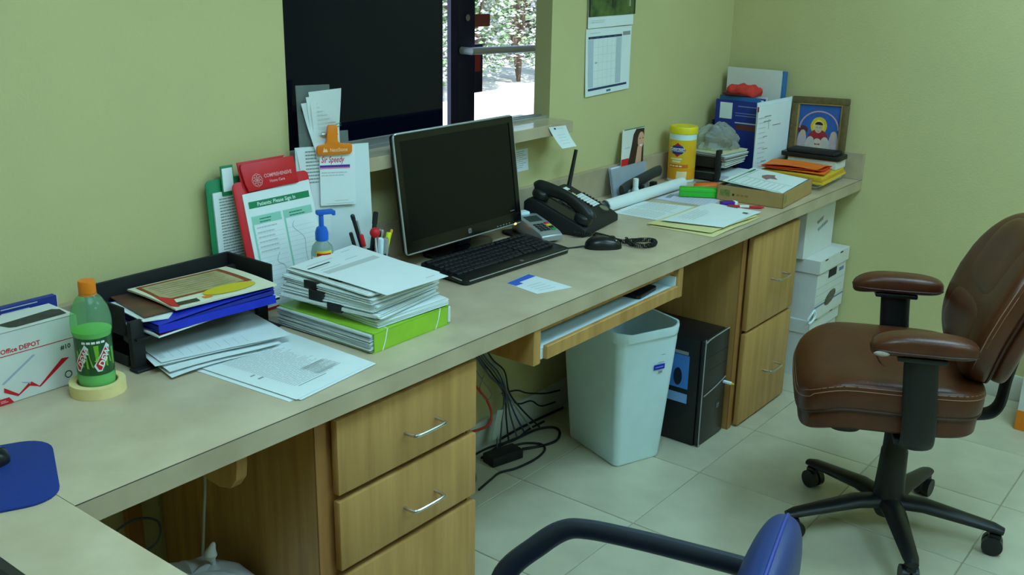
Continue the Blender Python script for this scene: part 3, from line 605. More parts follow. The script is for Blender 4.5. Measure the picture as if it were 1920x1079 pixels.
# ---------------- white board with orange clip, note pad, receipts
wb, M, hh = leaning('acrylic_sign', 'clear acrylic stand backed with white paper leaning on the window ledge', 'sign holder', 1.035, -.093, -.066, 1.118, .23, math.atan2(-.075, .18)); M = M @ Matrix.Scale(.82, 4, (1, 0, 0))
G().b2((-.118, 0, 0), (.118, hh, .003), .0006, 1, M=M).obj('white_insert', PAPER2, wb, smooth=0)
G().b2((-.1, hh*.6, -.0075), (.005, hh+.15, -.0045), M=M).obj('acrylic_panel', thin_glass('acrylic', (205, 215, 210), .22, .1), wb, smooth=0)
G().b2((.012, hh-.01, -.004), (.055, hh+.035, -.0015), M=M).obj('acrylic_tab', MATS['acrylic'], wb, smooth=0)
ls = thing('list_sheet', 'white phone list sheet tucked behind the note pad', 'paper', (.935, -.104, 1.0))
T = lambda x, y, z=0.: M @ Vector((x, y, z)) + wb.location - ls.location
G().sheet([T(-.078, hh-.22, .0045), T(-.02, hh-.22, .0045), T(-.02, hh-.0, .0045), T(-.115, hh-.004, .0045)], .0006, 4, 6).obj('sheet', WHITE, ls)
q = frame(T(-.105, hh-.09, .0052), T(1, 0)-T(0, 0), T(0, 1)-T(0, 0)); lines(q, 0.014, .06, .0, .08, .0085, .0035, GREYPR, ls, off=.0006, rag=.35)
npd = thing('note_pad', 'white printed note pad hanging under the orange clip', 'note pad', (1.01, -.115, .97))
T = lambda x, y, z=0.: M @ Vector((x, y, z)) + wb.location - npd.location
NM = frame(T(-.052, hh-.148, .008), T(1, -.03)-T(0, 0), T(0, 1)-T(0, 0)) @ Matrix.Scale(.82, 4, (1, 0, 0))
G().b2((0, 0, 0), (.113, .148, .0055), M=NM).obj('pages', WHITE, npd, smooth=0)
NF = NM @ Matrix.Translation((0, 0, .0056)); SR = mat('magenta_red', (206, 30, 80), .6)
text('Sir Speedy', .022, NF @ Matrix.Translation((.004, .108, .0004)), SR, npd, bold=.012, sx=.78, shear=.25)
rects(NF, [(.0, .0955, .096, .1015)], PURPLE, npd, 'purple_bar', off=.0004); rects(NF, [(.0, .092, .096, .095)], mat('pink_bar', (232, 130, 170), .6), npd, 'pink_bar', off=.0004)
lines(NF, .004, .095, .07, .084, .007, .003, LPRINT, npd); lines(NF, .045, .09, .008, .012, .007, .0015, LPRINT, npd); rects(NF, [(.02, .004, .108, .0046)], GREYPR, npd)
rp = thing('receipts', 'bundle of curled white receipts held upright by the orange clip', 'receipt', (.98, -.115, 1.12))
T = lambda x, y, z=0.: M @ Vector((x, y, z)) + wb.location - rp.location
for k, (a, b, tp_, sh) in enumerate(((-.052, .012, .115, -.028), (-.055, .015, .13, -.01), (-.05, .02, .142, -.006))):
    G().sheet([T(a, hh-.03, .006+k*.0016), T(b+.002, hh-.03, .006+k*.0016), T(b+sh+.008, hh+tp_, .006+k*.0016), T(a+sh-.012, hh+tp_-.008, .006+k*.0016)], .0006, 6, 10, lambda u, v, k=k: .012*v*v*(k+.5)*u+.003*math.sin(v*7+k)).obj('receipt', WHITE if k else PAPER2, rp)
rr = rp.children[-1]; q = frame(T(-.05, hh+.0, .0115), T(1, 0)-T(0, 0), T(0, 1)-T(0, 0)); lines(q, .002, .05, .03, .115, .009, .002, LPRINT, rr, off=.006, rag=.4)
G().tube([T(.0, hh+.044, .022), T(.022, hh+.05, .024), T(.022, hh+.057, .024), T(.0, hh+.051, .022), T(.0, hh+.044, .022)], .0009, 5).obj('paper_clip', GREEN, rp)
oc = thing('bulldog_clip', 'big orange plastic clip on top of the note pad', 'clip', (1.01, -.12, 1.12))
T = lambda x, y, z=0.: M @ Vector((x, y, z)) + wb.location - oc.location
OM = frame(T(-.058, hh-.02, .0165), T(1, -.01)-T(0, 0), T(0, 1, .12)-T(0, 0)) @ Matrix.Scale(.82, 4, (1, 0, 0))
G().prism([(0, .004), (.004, 0), (.106, 0), (.112, .006), (.112, .022), (.107, .026), (.074, .028), (.066, .034), (.065, .07), (.061, .075), (.037, .075), (.033, .07), (.032, .034), (.026, .027), (.004, .024), (0, .02)], 0, .007, .0015, M=OM).obj('jaw', ORANGE, oc)
G().b2((.036, .04, -.018), (.06, .05, .0), .002, M=OM).b2((.0, .0, -.02), (.112, .02, -.014), .001, 1, M=OM).obj('rear_jaw', ORANGE, oc)
G().tube([OM @ Vector(p) for p in ((.02, .05, -.006), (.07, .05, -.006))], .004, 8).obj('spring', CHROME, oc)
text('NextStone', .0135, OM @ Matrix.Translation((.04, .008, .0076)), mat('clip_cream', (255, 214, 160), .6), oc, bold=.012, sx=.95)
G().prism([(.018, .008), (.034, .008), (.029, .017), (.025, .013), (.022, .02)], .0072, .0078, M=OM).obj('logo', MATS['clip_cream'], oc)
# ---------------- hand sanitizer and pens
hs = thing('sanitizer_bottle', 'clear hand sanitizer bottle with a blue pump behind the paper stack', 'bottle', (.905, -.178, H))
CL = thin_glass('clear_pet', (200, 215, 210), .3, .08); SB = mat('pump_blue', (20, 96, 200), .4)
G().lathe([(0, .0005), (.024, .0005), (.027, .006), (.027, .13), (.024, .146), (.014, .158), (.012, .162)], 32).obj('bottle_body', CL, hs)
G().lathe([(0, .002), (.0255, .004), (.0255, .1), (0, .1)], 32).obj('gel', thin_glass('gel', (206, 226, 220), .35, .1), hs)
G().lathe([(.0125, .16), (.0158, .162), (.0158, .18), (.012, .192), (.006, .196), (.006, .222), (.0, .222)], 24).obj('pump_collar', SB, hs)
G().box((.009, 0, .229), (.042, .017, .011), .003, M=Matrix.Rotation(D2R(-25), 4, 'Z')).box((.031, 0, .225), (.008, .009, .012), .002, M=Matrix.Rotation(D2R(-25), 4, 'Z')).obj('pump_head', SB, hs)
patch([(-.028, .09), (.012, .09), (.012, .14), (-.028, .14)], math.atan2(-1.8, -1.6)+.45, 0, .0273, mat('label_yellow', (230, 200, 40), .5), hs, 'label')
patch([(-.026, .128), (.010, .128), (.010, .134), (-.026, .134)], math.atan2(-1.8, -1.6)+.45, 0, .0276, RED, hs, 'label_print')
patch([(-.012, .07), (.012, .07), (.012, .125), (-.012, .125)], math.atan2(-1.8, -1.6)-.65, 0, .0273, WHITE, hs, 'label_back')
pc = thing('pen_cup', 'black mesh pen cup crowded with pens beside the monitor', 'pen cup', (1.068, -.178, H))
G().lathe([(0, .0005), (.036, .0005), (.04, .096), (.038, .096), (.0345, .003), (0, .003)], 32).obj('cup', BLACKM, pc)
for k in range(14):
    a = 2*math.pi*k/14; G().b2((-.0012, -.0006, .005), (.0012, .0006, .093), M=Matrix.Rotation(a, 4, 'Z') @ Matrix.Translation((.039, 0, 0)) @ Matrix.Rotation(.042, 4, 'Y')).obj('rib', BLACK, pc, smooth=0)
def pen(name, label, cat, base, top, r, m, capm=None, capl=.03, knob=None, taper=.5):
    b, tt = Vector(base), Vector(top); t = thing(name, label, cat, tuple(b), group='pens in the black cup'); d = tt-b; ln = d.length; d.normalize()
    G().tube([(0, 0, 0), d*.012, d*ln*.98, d*ln], [r*taper, r, r, r*.8], 10).obj('barrel', m, t)
    if capm: G().tube([d*(ln-capl), d*(ln-.001), d*(ln+.002)], [r*1.15, r*1.15, r*.7], 10).obj('cap', capm, t)
    if knob: G().ell(tuple(d*(ln+knob[0]*.5)), (knob[0],)*3, 1, 1, 18, 12).obj('head', knob[1], t)
    return t
cx, cy, cz = 1.068, -.178, H+.006
def P2(dx, dz, dy=0): return (cx+dx*1.08, cy+dy, H+dz*(1.06 if dz > .05 else 1))
pen('pen', 'tall black pen leaning left with a blunt end in the cup', 'pen', P2(.012, .008, .012), P2(-.047, .188, .012), .005, BLACKM, BLACK, .012)
pen('pen', 'thin grey pen just right of the tall black one', 'pen', P2(.018, .008, .022), P2(-.026, .17, .022), .004, SILVER)
pen('pen', 'short black pen at the far left of the cup', 'pen', P2(-.018, .008), P2(-.066, .152, -.002), .005, BLACK)
pen('pen', 'silver pen with red grip left in the cup', 'pen', P2(-.01, .008, -.018), P2(-.05, .146, -.022), .0048, SILVER, RED, .03)
pen('lollipop', 'round red lollipop on a white stick in the cup', 'lollipop', P2(.006, .008, -.022), P2(-.012, .14, -.028), .0022, WHITE, None, knob=(.013, RED))
pen('marker', 'white marker standing upright in the middle of the cup', 'marker', P2(.012, .008, -.012), P2(.001, .13, -.034), .0074, WPLAS)
pen('marker', 'pale grey marker beside the white one in the cup', 'marker', P2(.02, .008, -.02), P2(.016, .128, -.036), .0074, SILVER)
pen('pen', 'pink pen in the cup', 'pen', P2(.014, .008, .006), P2(.016, .14, -.012), .0052, PINK, BLACK, .012)
pen('pen', 'pink pen with a black clip toward the right of the cup', 'pen', P2(.012, .02, .018), P2(.036, .138, .002), .0066, PINK, SILVER, .025)
pen('pen', 'thick black pen leaning right at the back of the cup', 'pen', P2(.0, .008, .014), P2(.044, .176, .03), .006, BLACK, BLACKM, .03)
pen('highlighter', 'neon yellow highlighter at the right of the cup', 'highlighter', P2(.018, .008, -.006), P2(.048, .132, -.012), .0068, mat('neon_yellow', (226, 240, 20), .4))
pen('pencil', 'yellow pencil at the far right of the cup', 'pencil', P2(.004, .01, -.006), P2(.073, .132, .004), .0038, mat('pencil_ochre', (216, 160, 40), .5))
# ================================================================== computer and telephone
mo = thing('computer_monitor', 'black widescreen monitor with a silver edge in the middle of the counter', 'monitor', (1.478, -.115, H))
S = frame((1.226-1.478, -.15+.115, .808-H), (1, 0, 0), (0, .045, .32)); mw, mh = .505, .323
G().prism(rrect(mw*.6, mh*.6, .04, 5, mw/2, mh/2), -.045, -.017, .006, M=S).obj('rear_bulge', mat('monitor_back', (30, 30, 33), .5), mo)
G().prism(rrect(mw, mh, .012, 5, mw/2, mh/2), -.018, -.001, .004, M=S).obj('housing', MATS['monitor_back'], mo)
g = G(); outer = rrect(mw, mh, .012, 5, mw/2, mh/2); g.tube([S @ Vector((x, y, -.002)) for x, y in outer+outer[:2]], .0032, 8, cap=False); g.obj('silver_rim', SILVER, mo)
bz = .02
g = G()
for (a, b) in (((.002, .002), (mw-.002, .034)), ((.002, mh-bz), (mw-.002, mh-.002)), ((.002, .034), (bz, mh-bz)), ((mw-bz, .034), (mw-.002, mh-bz))): g.b2((a[0], a[1], -.002), (b[0], b[1], .0015), M=S)
g.obj('bezel', GLOSSB, mo, smooth=0)
G().b2((bz, .034, -.002), (mw-bz, mh-bz, -.0006), M=S).obj('screen', mat('screen_off', (8, 11, 15), .14, spec=.25), mo, smooth=0)
lg = G().prism(rrect(.014, .014, .004, 4, mw*.52, .018), .0016, .0022, M=S).obj('logo_badge', mat('badge_grey', (120, 124, 128), .4), mo)
text('hp', .0095, S @ Matrix.Translation((mw*.52-.0045, .0155, .0026)), BLKPR, lg, bold=.01, shear=.2)
for k in range(5): G().b2((mw-.12+k*.014, .006, .0015), (mw-.114+k*.014, .008, .002), M=S).obj('button', SILVER, mo, smooth=0)
LED = emit('amber_led', (1., .5, .02), 4.); G().b2((mw-.036, -.0035, -.004), (mw-.028, .0025, .0028), .0008, 1, M=S).obj('power_led', LED, mo)
rects(S, [(mw-.05, .041, mw-.03, .0425)], GREYPR, mo, 'small_print')
G().box((.03, .01, .06), (.06, .02, .09), .006).obj('neck', BLACK, mo)
G().prism([(.135*math.cos(a), .07*math.sin(a)) for a in [k*math.pi/20 for k in range(40)]], .0003, .014, .003, M=Matrix.Translation((.02, .018, 0))).obj('base', GLOSSB, mo)
mcab = tag(G().tube(smoothpath([(1.47, -.175, H+.003), (1.44, -.155, H+.003), (1.40, -.168, H+.003), (1.35, -.172, H+.003)]), .002, 6).obj('cable', BLACKM), 'thin black cable under the monitor', 'cable')
# keyboard
kb = thing('keyboard', 'black keyboard with a silver front edge before the monitor', 'keyboard', (1.462, -.272, H), D2R(-2))
KM = rotM((0, 0, .0085), 0, D2R(4.5))
G().prism(rrect(.448, .176, .016, 5), 0, .014, .003, M=KM).obj('body', mat('kb_black', (20, 20, 22), .3), kb)
fp = [(-.222, -.03), (-.224, -.07), (-.21, -.087), (.21, -.087), (.224, -.07), (.222, -.03)]
G().tube([KM @ Vector((x, y, .011)) for x, y in fp], .0018, 6).obj('silver_trim', SILVER, kb)
for x in (-.18, .18): G().box((x, .07, .0095), (.03, .012, .0185), .002).obj('foot', BLACK, kb)
KT = mat('key_black', (30, 30, 33), .45)
kmesh = {}
for r in range(6):
    y = .07-r*.0205-(.006 if r > 0 else 0); x = -.214; row = ([.018]*15 if r < 4 else [.022, .018, .018]+[.018]*12) if r < 5 else [.022, .02, .022, .1, .022, .02, .022, .022, .018]
    for wk in row+[0]+[.018]*3+[0]+[.018]*4:
        if wk == 0: x += .004; continue
        if x+wk > .218: break
        key = round(wk, 4)
        if key not in kmesh:
            o = G().box((0, 0, 0), (wk-.002, .0165 if r else .013, .006), .001, 1).obj('key', KT, kb, smooth=0); kmesh[key] = o.data
        else:
            o = bpy.data.objects.new('key', kmesh[key]); COL.objects.link(o); o.parent = kb
        o.location = KM @ Vector((x+wk/2, y, .0165)); o.rotation_euler.x = D2R(4.5); x += wk+.0005
lg = G().cyl((.02, -.072, .0141), .006, .0006, n=16, M=KM).obj('logo_badge', MATS['badge_grey'], kb)
text('hp', .007, KM @ Matrix.Translation((.0165, -.0742, .0150)), BLKPR, lg, shear=.2)
# card
t, M = paper('appointment_card', 'white card with a blue band in front of the keyboard', 'card', [(1.308, -.527, H+.0004), (1.414, -.563, H+.0004), (1.432, -.405, H+.0004), (1.327, -.413, H+.0004)], WHITE, .0008)
cc = [Vector(p)-Vector((1.308, -.527, H+.0004)) for p in ((1.308, -.527, H+.0004), (1.414, -.563, H+.0004), (1.432, -.405, H+.0004), (1.327, -.413, H+.0004))]
flatshape([(.01, .82), (.98, .82), (.98, .985), (.01, .985)], cc, lambda u, v: 0, .0013, mat('card_blue', (60, 100, 200), .6), t, 'blue_band')
flatshape([(.02, .7), (.3, .7), (.3, .82), (.02, .82)], cc, lambda u, v: 0, .0013, MATS['card_blue'], t, 'blue_corner')
for k in range(4): flatshape([(.2, .15+.12*k), (.7, .15+.12*k), (.7, .17+.12*k), (.2, .17+.12*k)], cc, lambda u, v: 0, .0013, LPRINT, t, 'print')
# card terminal
ct = thing('card_terminal', 'silver card payment terminal with coloured keys beside the monitor', 'card reader', (1.757, -.19, H), D2R(-20))
G().prism(rrect(.11, .15, .012), .0003, .008, .002, M=Matrix.Translation((-.012, .03, 0))).obj('black_dock', BLACKM, ct)
TMx = Matrix(((0, 0, 1, 0), (1, 0, 0, 0), (0, 1, 0, 0), (0, 0, 0, 1)))
G().prism([(-.085, .009), (.085, .009), (.085, .055), (.06, .06), (.0, .05), (-.07, .034), (-.085, .026)], -.038, .038, .004, M=TMx).obj('body', SILVER, ct)
SF = frame((0, -.07, .0345), (1, 0, 0), (0, .13, .026))
G().b2((-.024, .075, .0), (.024, .115, .0015), M=SF).obj('display', mat('lcd', (60, 70, 62), .3), ct, smooth=0)
keyc = [BLACKM]*12; 
for r in range(4):
    for c in range(3):
        m_ = [RED, YELLOW, mat('key_green', (20, 150, 70), .5)][2-0] if (r, c) == (3, 2) else BLACKM
        G().b2((-.026+c*.013, .01+r*.0125, 0), (-.016+c*.013, .0185+r*.0125, .003), .0008, 1, M=SF).obj('key', BLACKM, ct)
for k, m_ in enumerate((mat('key_green', (20, 150, 70), .5), BLACKM, YELLOW, RED)): G().b2((.015, .008+k*.014, 0), (.03, .0185+k*.014, .0035), .001, 1, M=SF).obj('key', m_, ct)
G().box((-.012, .075, .062), (.05, .03, .012), .003).obj('paper_slot', WPLAS, ct)
# telephone
te = thing('desk_telephone', 'black office desk phone with antenna, handset and white line labels', 'telephone', (1.957, -.168, H), D2R(9.5))
G().prism([(-.115, .0005), (.10, .0005), (.10, .088), (.085, .1), (.06, .097), (-.095, .034), (-.115, .022)], -.125, .138, .004, M=TMx).obj('body', BLACKM, te)
SF = frame((0, -.095, .0345), (1, 0, 0), (0, .155, .063))
def onf(a, b, z0, z1, nm, m_, bev=.0008): return G().b2((a[0], a[1], z0), (b[0], b[1], z1), bev, 1, M=SF).obj(nm, m_, te)
onf((-.045, .125), (.06, .16), 0, .002, 'display', mat('lcd_olive', (58, 64, 48), .2))
onf((.03, .135), (.075, .162), .002, .0028, 'sticker', mat('sticker_lime', (160, 200, 60), .6)); onf((.045, .15), (.095, .166), .0028, .0034, 'sticker', WHITE); onf((.05, .12), (.085, .134), .001, .0018, 'sticker', mat('sticker_pale', (190, 205, 140), .6))
onf((.072, .045), (.122, .118), 0, .0012, 'label_card', WHITE, .0003)
lp = te.children[-1]
for k in range(6):
    for x in (.062, .124): onf((x, .047+k*.012), (x+.009, .0545+k*.012), 0, .004, 'line_button', BLACK)
rects(SF, [(.077, .052+.012*k, .115, .0535+.012*k) for k in range(6)], GREYPR, lp, off=.0017)
for r in range(4):
    for c in range(3): onf((-.04+c*.028, .03+r*.022), (-.019+c*.028, .045+r*.022), 0, .004, 'key', mat('phone_key', (44, 46, 44), .5))
G().cyl((.105, .02, 0), .016, .003, n=24, M=SF @ Matrix.Scale(1, 4)).obj('navigation_disc', mat('disc_olive', (120, 122, 96), .5), te)
onf((-.118, .012), (-.058, .168), 0, .003, 'handset_cradle', BLACK, .001)
hp = smoothpath([(-.09, -.005, .018), (-.09, .005, .028), (-.09, .035, .041), (-.09, .085, .049), (-.09, .135, .043), (-.09, .17, .031), (-.09, .18, .02)], 5)
n_ = len(hp)
hs_ = G().tube([SF @ p for p in hp], [.03-.011*math.sin(math.pi*min(1, max(0, (i-4)/(n_-9)))) for i in range(n_)], 16, flat=.62).obj('handset', mat('handset_black', (34, 36, 34), .38), te)
G().ell((-.09, .008, .014), (.027, .028, .018), .7, .8, M=SF).obj('mouthpiece', MATS['handset_black'], te); G().ell((-.09, .168, .014), (.027, .028, .018), .7, .8, M=SF).obj('earpiece', MATS['handset_black'], te)
ti = (Matrix.Translation((1.957, -.168, H)) @ Matrix.Rotation(D2R(9.5), 4, 'Z')).inverted()
G().tube([ti @ Vector(p) for p in ((2.092, -.07, .845), (2.096, -.07, .86), (2.126, -.072, .97))], [.009, .0075, .0062], 10).obj('antenna', BLACK, te)
path = smoothpath([(1.832, -.275, .775), (1.85, -.294, .769), (1.88, -.312, .769), (1.878, -.365, .769), (1.864, -.425, .769), (1.90, -.45, .769), (1.932, -.472, .769), (1.935, -.50, .769), (1.902, -.518, .769), (1.868, -.505, .769), (1.858, -.468, .769), (1.868, -.44, .778)], 24)
pts = []; ph_ = 0.
for i in range(len(path)-1):
    d = (path[i+1]-path[i]); ln = d.length; d.normalize(); sd = d.cross(Vector((0, 0, 1))).normalized(); upv = sd.cross(d)
    m_ = max(2, int(ln/.0006))
    for k in range(m_):
        p = path[i].lerp(path[i+1], k/m_); ph_ += 2*math.pi*(ln/m_)/.0052
        pts.append(ti @ (p+sd*.0062*math.cos(ph_)+upv*.0062*math.sin(ph_)))
G().tube(pts, .0017, 5).obj('coiled_cord', BLACKM, te)
mouse('black computer mouse with a bright badge by the telephone cord', (1.795, -.408, H+.0003), D2R(-44), True)
tag(G().tube(smoothpath([(1.756, -.368, H+.006), (1.735, -.35, H+.003), (1.715, -.34, H+.003), (1.69, -.33, H+.003)]), .0022, 6).obj('mouse_cable', BLACKM), 'short black mouse cable between the mouse and keyboard', 'cable')
# ================================================================== right part of the counter
# rolled paper tube, small bottle
tu = thing('paper_roll', 'long roll of white paper lying beside the phone', 'paper roll', (2.44, -.166, H))
rt_ = Matrix(((0, 0, 1, -.265), (1, 0, 0, 0), (0, 1, 0, .0215), (0, 0, 0, 1)))
def spiral(g, z0, z1, r0, turns, M):
    n = int(turns*28); t = bmesh.new(); a = []; b = []
    for k in range(n+1):
        th = 2*math.pi*k/28+1.0; r = r0-.0012*k/28; a.append(t.verts.new((r*math.cos(th), r*math.sin(th), z0))); b.append(t.verts.new((r*math.cos(th), r*math.sin(th), z1)))
    for k in range(n): t.faces.new((a[k], a[k+1], b[k+1], b[k]))
    g._merge(t, M)
g = G(); spiral(g, 0, .53, .021, 3.3, rt_); g.obj('roll', WHITE, tu)
g = G(); spiral(g, .0, .27, .0216, 1.2, rt_); g.obj('outer_sheet', WHITE, tu)
sb = thing('correction_bottle', 'tiny white bottle standing behind the paper roll', 'bottle', (2.425, -.1305, H))
G().lathe([(0, .0004), (.0115, .0004), (.0122, .004), (.0122, .036), (.0095, .045), (.009, .048)], 24).obj('bottle_body', WPLAS, sb)
G().lathe([(.0102, .046), (.0102, .072), (.0092, .075), (0, .075)], 20).obj('cap', WHITE, sb)
# brochure holder and brochure
bh, M, hh = leaning('brochure_holder', 'clear brochure stand against the backsplash', 'brochure holder', 2.478, -.076, -.03, .862, .24); SH = Matrix(((1, .33, 0, 0), (0, 1, 0, 0), (0, 0, 1, 0), (0, 0, 0, 1))); M = M @ SH
G().b2((-.11, .004, .003), (.11, hh*.97, .0042), M=M).obj('insert_card', mat('insert_lilac', (222, 226, 234), .7), bh, smooth=0)
G().b2((-.118, 0, 0), (.118, hh, .002), M=M).obj('back', thin_glass('acrylic2', (222, 226, 234), .35, .1), bh, smooth=0)
G().b2((-.118, 0, .012), (.118, hh*.93, .0135), M=M).obj('front', MATS['acrylic2'], bh, smooth=0)
G().b2((-.118, -.0, .0), (.118, .003, .0135), M=M).obj('bottom', MATS['acrylic2'], bh, smooth=0)
for k in range(4): G().b2((-.1+.05*k, hh*.5, .0045), (-.058+.05*k, hh*.9, .006), M=M).obj('card_print', LPRINT if k % 2 else GREYPR, bh, smooth=0)
bc, M, hh = leaning('brochure', 'upright brochure with a dark-haired smiling portrait in the stand', 'brochure', 2.497, -.066, -.012, .983, .15); M = M @ Matrix(((1, .38, 0, 0), (0, 1, 0, 0), (0, 0, 1, 0), (0, 0, 0, 1)))
bw = .152
G().b2((-bw/2, .012, .0), (bw/2, hh, .002), M=M).obj('cover', mat('brochure_white', (222, 222, 214), .5), bc, smooth=0)
BF = M @ Matrix.Translation((-bw/2, 0, .0022))
def poly(pts, z, m_, parent, nm):
    g = G(); g.bm.faces.new([g.bm.verts.new(BF @ Vector((x*bw, y*hh, z))) for x, y in pts]); bmesh.ops.triangulate(g.bm, faces=g.bm.faces[:]); return g.obj(nm, m_, parent, smooth=0)
HAIR = mat('print_hair', (52, 30, 24), .5); SKIN = mat('print_skin', (214, 160, 130), .5)
poly([(.0, .42), (.35, .44), (.42, .52), (.3, .55), (.0, .55)], .0002, RED, bc, 'red_print')
poly([(.28, .42), (1, .42), (1, .97), (.62, .98), (.5, .9), (.44, .74), (.36, .58)], .0003, HAIR, bc, 'hair_print')
poly([(.86+.15*math.cos(a), .79+.13*math.sin(a)) for a in [k*math.pi/9 for k in range(18)] if True], .0005, SKIN, bc, 'face_print')
poly([(.62, .42), (.9, .42), (.92, .7), (.72, .7)], .0004, SKIN, bc, 'neck_print')
poly([(.8, .72), (.93, .72), (.9, .695), (.83, .695)], .0007, WHITE, bc, 'smile_print')
for x in (.78, .92): poly([(x, .81), (x+.05, .81), (x+.05, .825), (x, .825)], .0007, HAIR, bc, 'eye_print')
poly([(.06, .985), (1, .985), (1, 1), (.06, 1)], .0006, GREEN, bc, 'green_edge')
lines(BF, .02, .06, .7*hh, .72*hh, .01, .004, LPRINT, bc)
# three-hole punch
hp3 = thing('hole_punch', 'black three-hole punch lying in front of the brochure stand', 'hole punch', (2.505, -.1045, H), 0)
G().prism(rrect(.26, .024, .008), .0004, .014, .002, M=Matrix.Translation((-.005, 0, 0))).obj('base', BLACK, hp3)
hpts = smoothpath([(-.13, 0, .034), (-.09, 0, .044), (0, 0, .056), (.09, 0, .068), (.13, 0, .07)], 5)
G().tube(hpts, [.011]*len(hpts), 14, flat=1.9).obj('handle', mat('punch_grey', (50, 54, 54), .35), hp3)
for x in (-.09, 0, .09): G().box((x, 0, .022), (.022, .022, .024), .002).obj('punch_head', SILVER if x < 0 else BLACKM, hp3)
# wipes canister
wc = thing('wipes_canister', 'yellow canister of disinfecting wipes near the corner', 'canister', (2.832, -.088, H))
cb = math.atan2(-1.996+.088, -.692-2.832)
YL = mat('label_wipes', (236, 200, 36), .35, vscale=12, col2=(240, 176, 40))
G().lathe([(0, .0004), (.05, .0004), (.052, .003), (.052, .014), (.052, .198), (.049, .2), (.0, .2)], 40).obj('body', WPLAS, wc)
G().lathe([(.0524, .012), (.0528, .0125), (.0528, .165), (.0524, .1655)], 40).obj('label', YL, wc); lab = wc.children[-1]
G().lathe([(.0524, .012), (.053, .0125), (.053, .055), (.0525, .0555)], 40).obj('label_orange_band', mat('label_orange', (240, 164, 30), .35), lab)
G().lathe([(.0535, .187), (.0545, .188), (.0545, .21), (.052, .2145), (.03, .215), (.028, .2135), (0, .2135)], 40).obj('lid', YELLOW, wc)
lc = cb-.35
patch([(-.034, .128), (0, .155), (.034, .128), (0, .101)], lc, 0, .0536, RED, lab, 'logo_diamond')
patch([(-.03, .128), (-.018, .144), (.018, .144), (.03, .128), (.018, .112), (-.018, .112)], lc, 0, .0544, NAVY, lab, 'logo_shield')
patch([(-.034, .121), (.029, .121), (.03, .135), (-.034, .135)], lc, 0, .0552, WHITE, lab, 'logo_ribbon')
wraptext('CLOROX', .0145, -.0295, .1225, 0, .056, lc, NAVY, lab, bold=.02)
mat('print_cream', (250, 232, 180), .5)
for (a_, b_, c_, d_) in ((-.028, .09, .02, .096), (-.02, .079, .014, .087)): patch([(a_, b_), (c_, b_), (c_, d_), (a_, d_)], lc, 0, .0536, MATS['print_cream'], lab, 'small_print')
patch([(-.036, .058), (.045, .058), (.045, .072), (-.036, .072)], lc, 0, .0538, mat('print_orange', (230, 110, 30), .5), lab, 'orange_bar')
for k in range(4): patch([(-.032+k*.014, .063), (-.021+k*.014, .063), (-.021+k*.014, .068), (-.032+k*.014, .068)], lc, 0, .0545, MATS['print_cream'], lab, 'small_print')
patch([(.0, .018), (.04, .018), (.042, .045), (.002, .045)], lc, 0, .0534, MATS['print_cream'], lab, 'pale_panel')
# loose papers in front
t, M = paper('paper_sheet', 'white form with a ruled line between the phone and the manila folder', 'paper', [(2.2, -.36, H+.0004), (2.46, -.352, H+.0004), (2.412, -.168, H+.0004), (2.19, -.186, H+.0004)], WHITE, .0006)
rects(M, [(.13, .01, .1312, .165)], BLKPR, t, 'ruled_line'); lines(M, .015, .12, .02, .15, .012, .003, LPRINT, t); lines(M, .14, .24, .03, .15, .012, .003, LPRINT, t)
t, M = paper('paper_sheet', 'lilac printed sheet lying under the green case', 'paper', [(2.49, -.397, H+.0006), (2.645, -.362, H+.0006), (2.735, -.187, H+.0006), (2.478, -.182, H+.0006)], mat('lilac_paper', (214, 210, 236), .75), .0006)
lines(M, .01, .14, .02, .15, .012, .003, LPRINT, t); rects(M, [(.07, .165, .13, .185)], GREYPR, t)
fo = thing('manila_folder', 'open manila folder with white papers near the counter edge', 'folder', (2.32, -.48, H))
O = Vector((2.32, -.48, H))
def Q(x, y, z): return Vector((x, y, z))-O
G().sheet([Q(2.125, -.6, H+.0008), Q(2.46, -.598, H+.0008), Q(2.47, -.375, H+.0008), Q(2.115, -.375, H+.0008)], .0008, 6, 6, lambda u, v: .003*abs(math.sin(u*4))*(1-v)).obj('back_cover', MANILA, fo)
G().sheet([Q(2.15, -.578, H+.006), Q(2.47, -.592, H+.006), Q(2.485, -.37, H+.006), Q(2.12, -.365, H+.006)], .0008, 6, 6, lambda u, v: .004*math.sin(u*3.2)*(1-v)).obj('front_cover', MANILA, fo)
for k in range(3):
    t, M = paper('paper_sheet', 'white page resting on the manila folder, ' + ['lowest of three, shifted right', 'middle of three', 'uppermost of three'][k], 'paper', [(2.215+.05*(2-k), -.585-.002*k, H+.0105+k*.0012), (2.465+.022*(2-k), -.58+.002*k, H+.0105+k*.0012), (2.455+.03*(2-k), -.388, H+.0105+k*.0012), (2.165+.02*(2-k), -.39, H+.0105+k*.0012)], WHITE, .0007, lambda u, v: .002*math.sin(u*3.2)*(1-v))
    if k == 2: rects(M, [(.215, .012, .228, .03)], mat('print_darkgreen', (70, 90, 80), .7), t, off=.003); lines(M, .02, .19, .12, .17, .012, .0025, LPRINT, t, off=.003)
    if k == 0: rects(M, [(.185, .085, .2, .125)], MATS.get('print_darkgreen') or mat('print_darkgreen', (70, 90, 80), .7), t, off=.001)
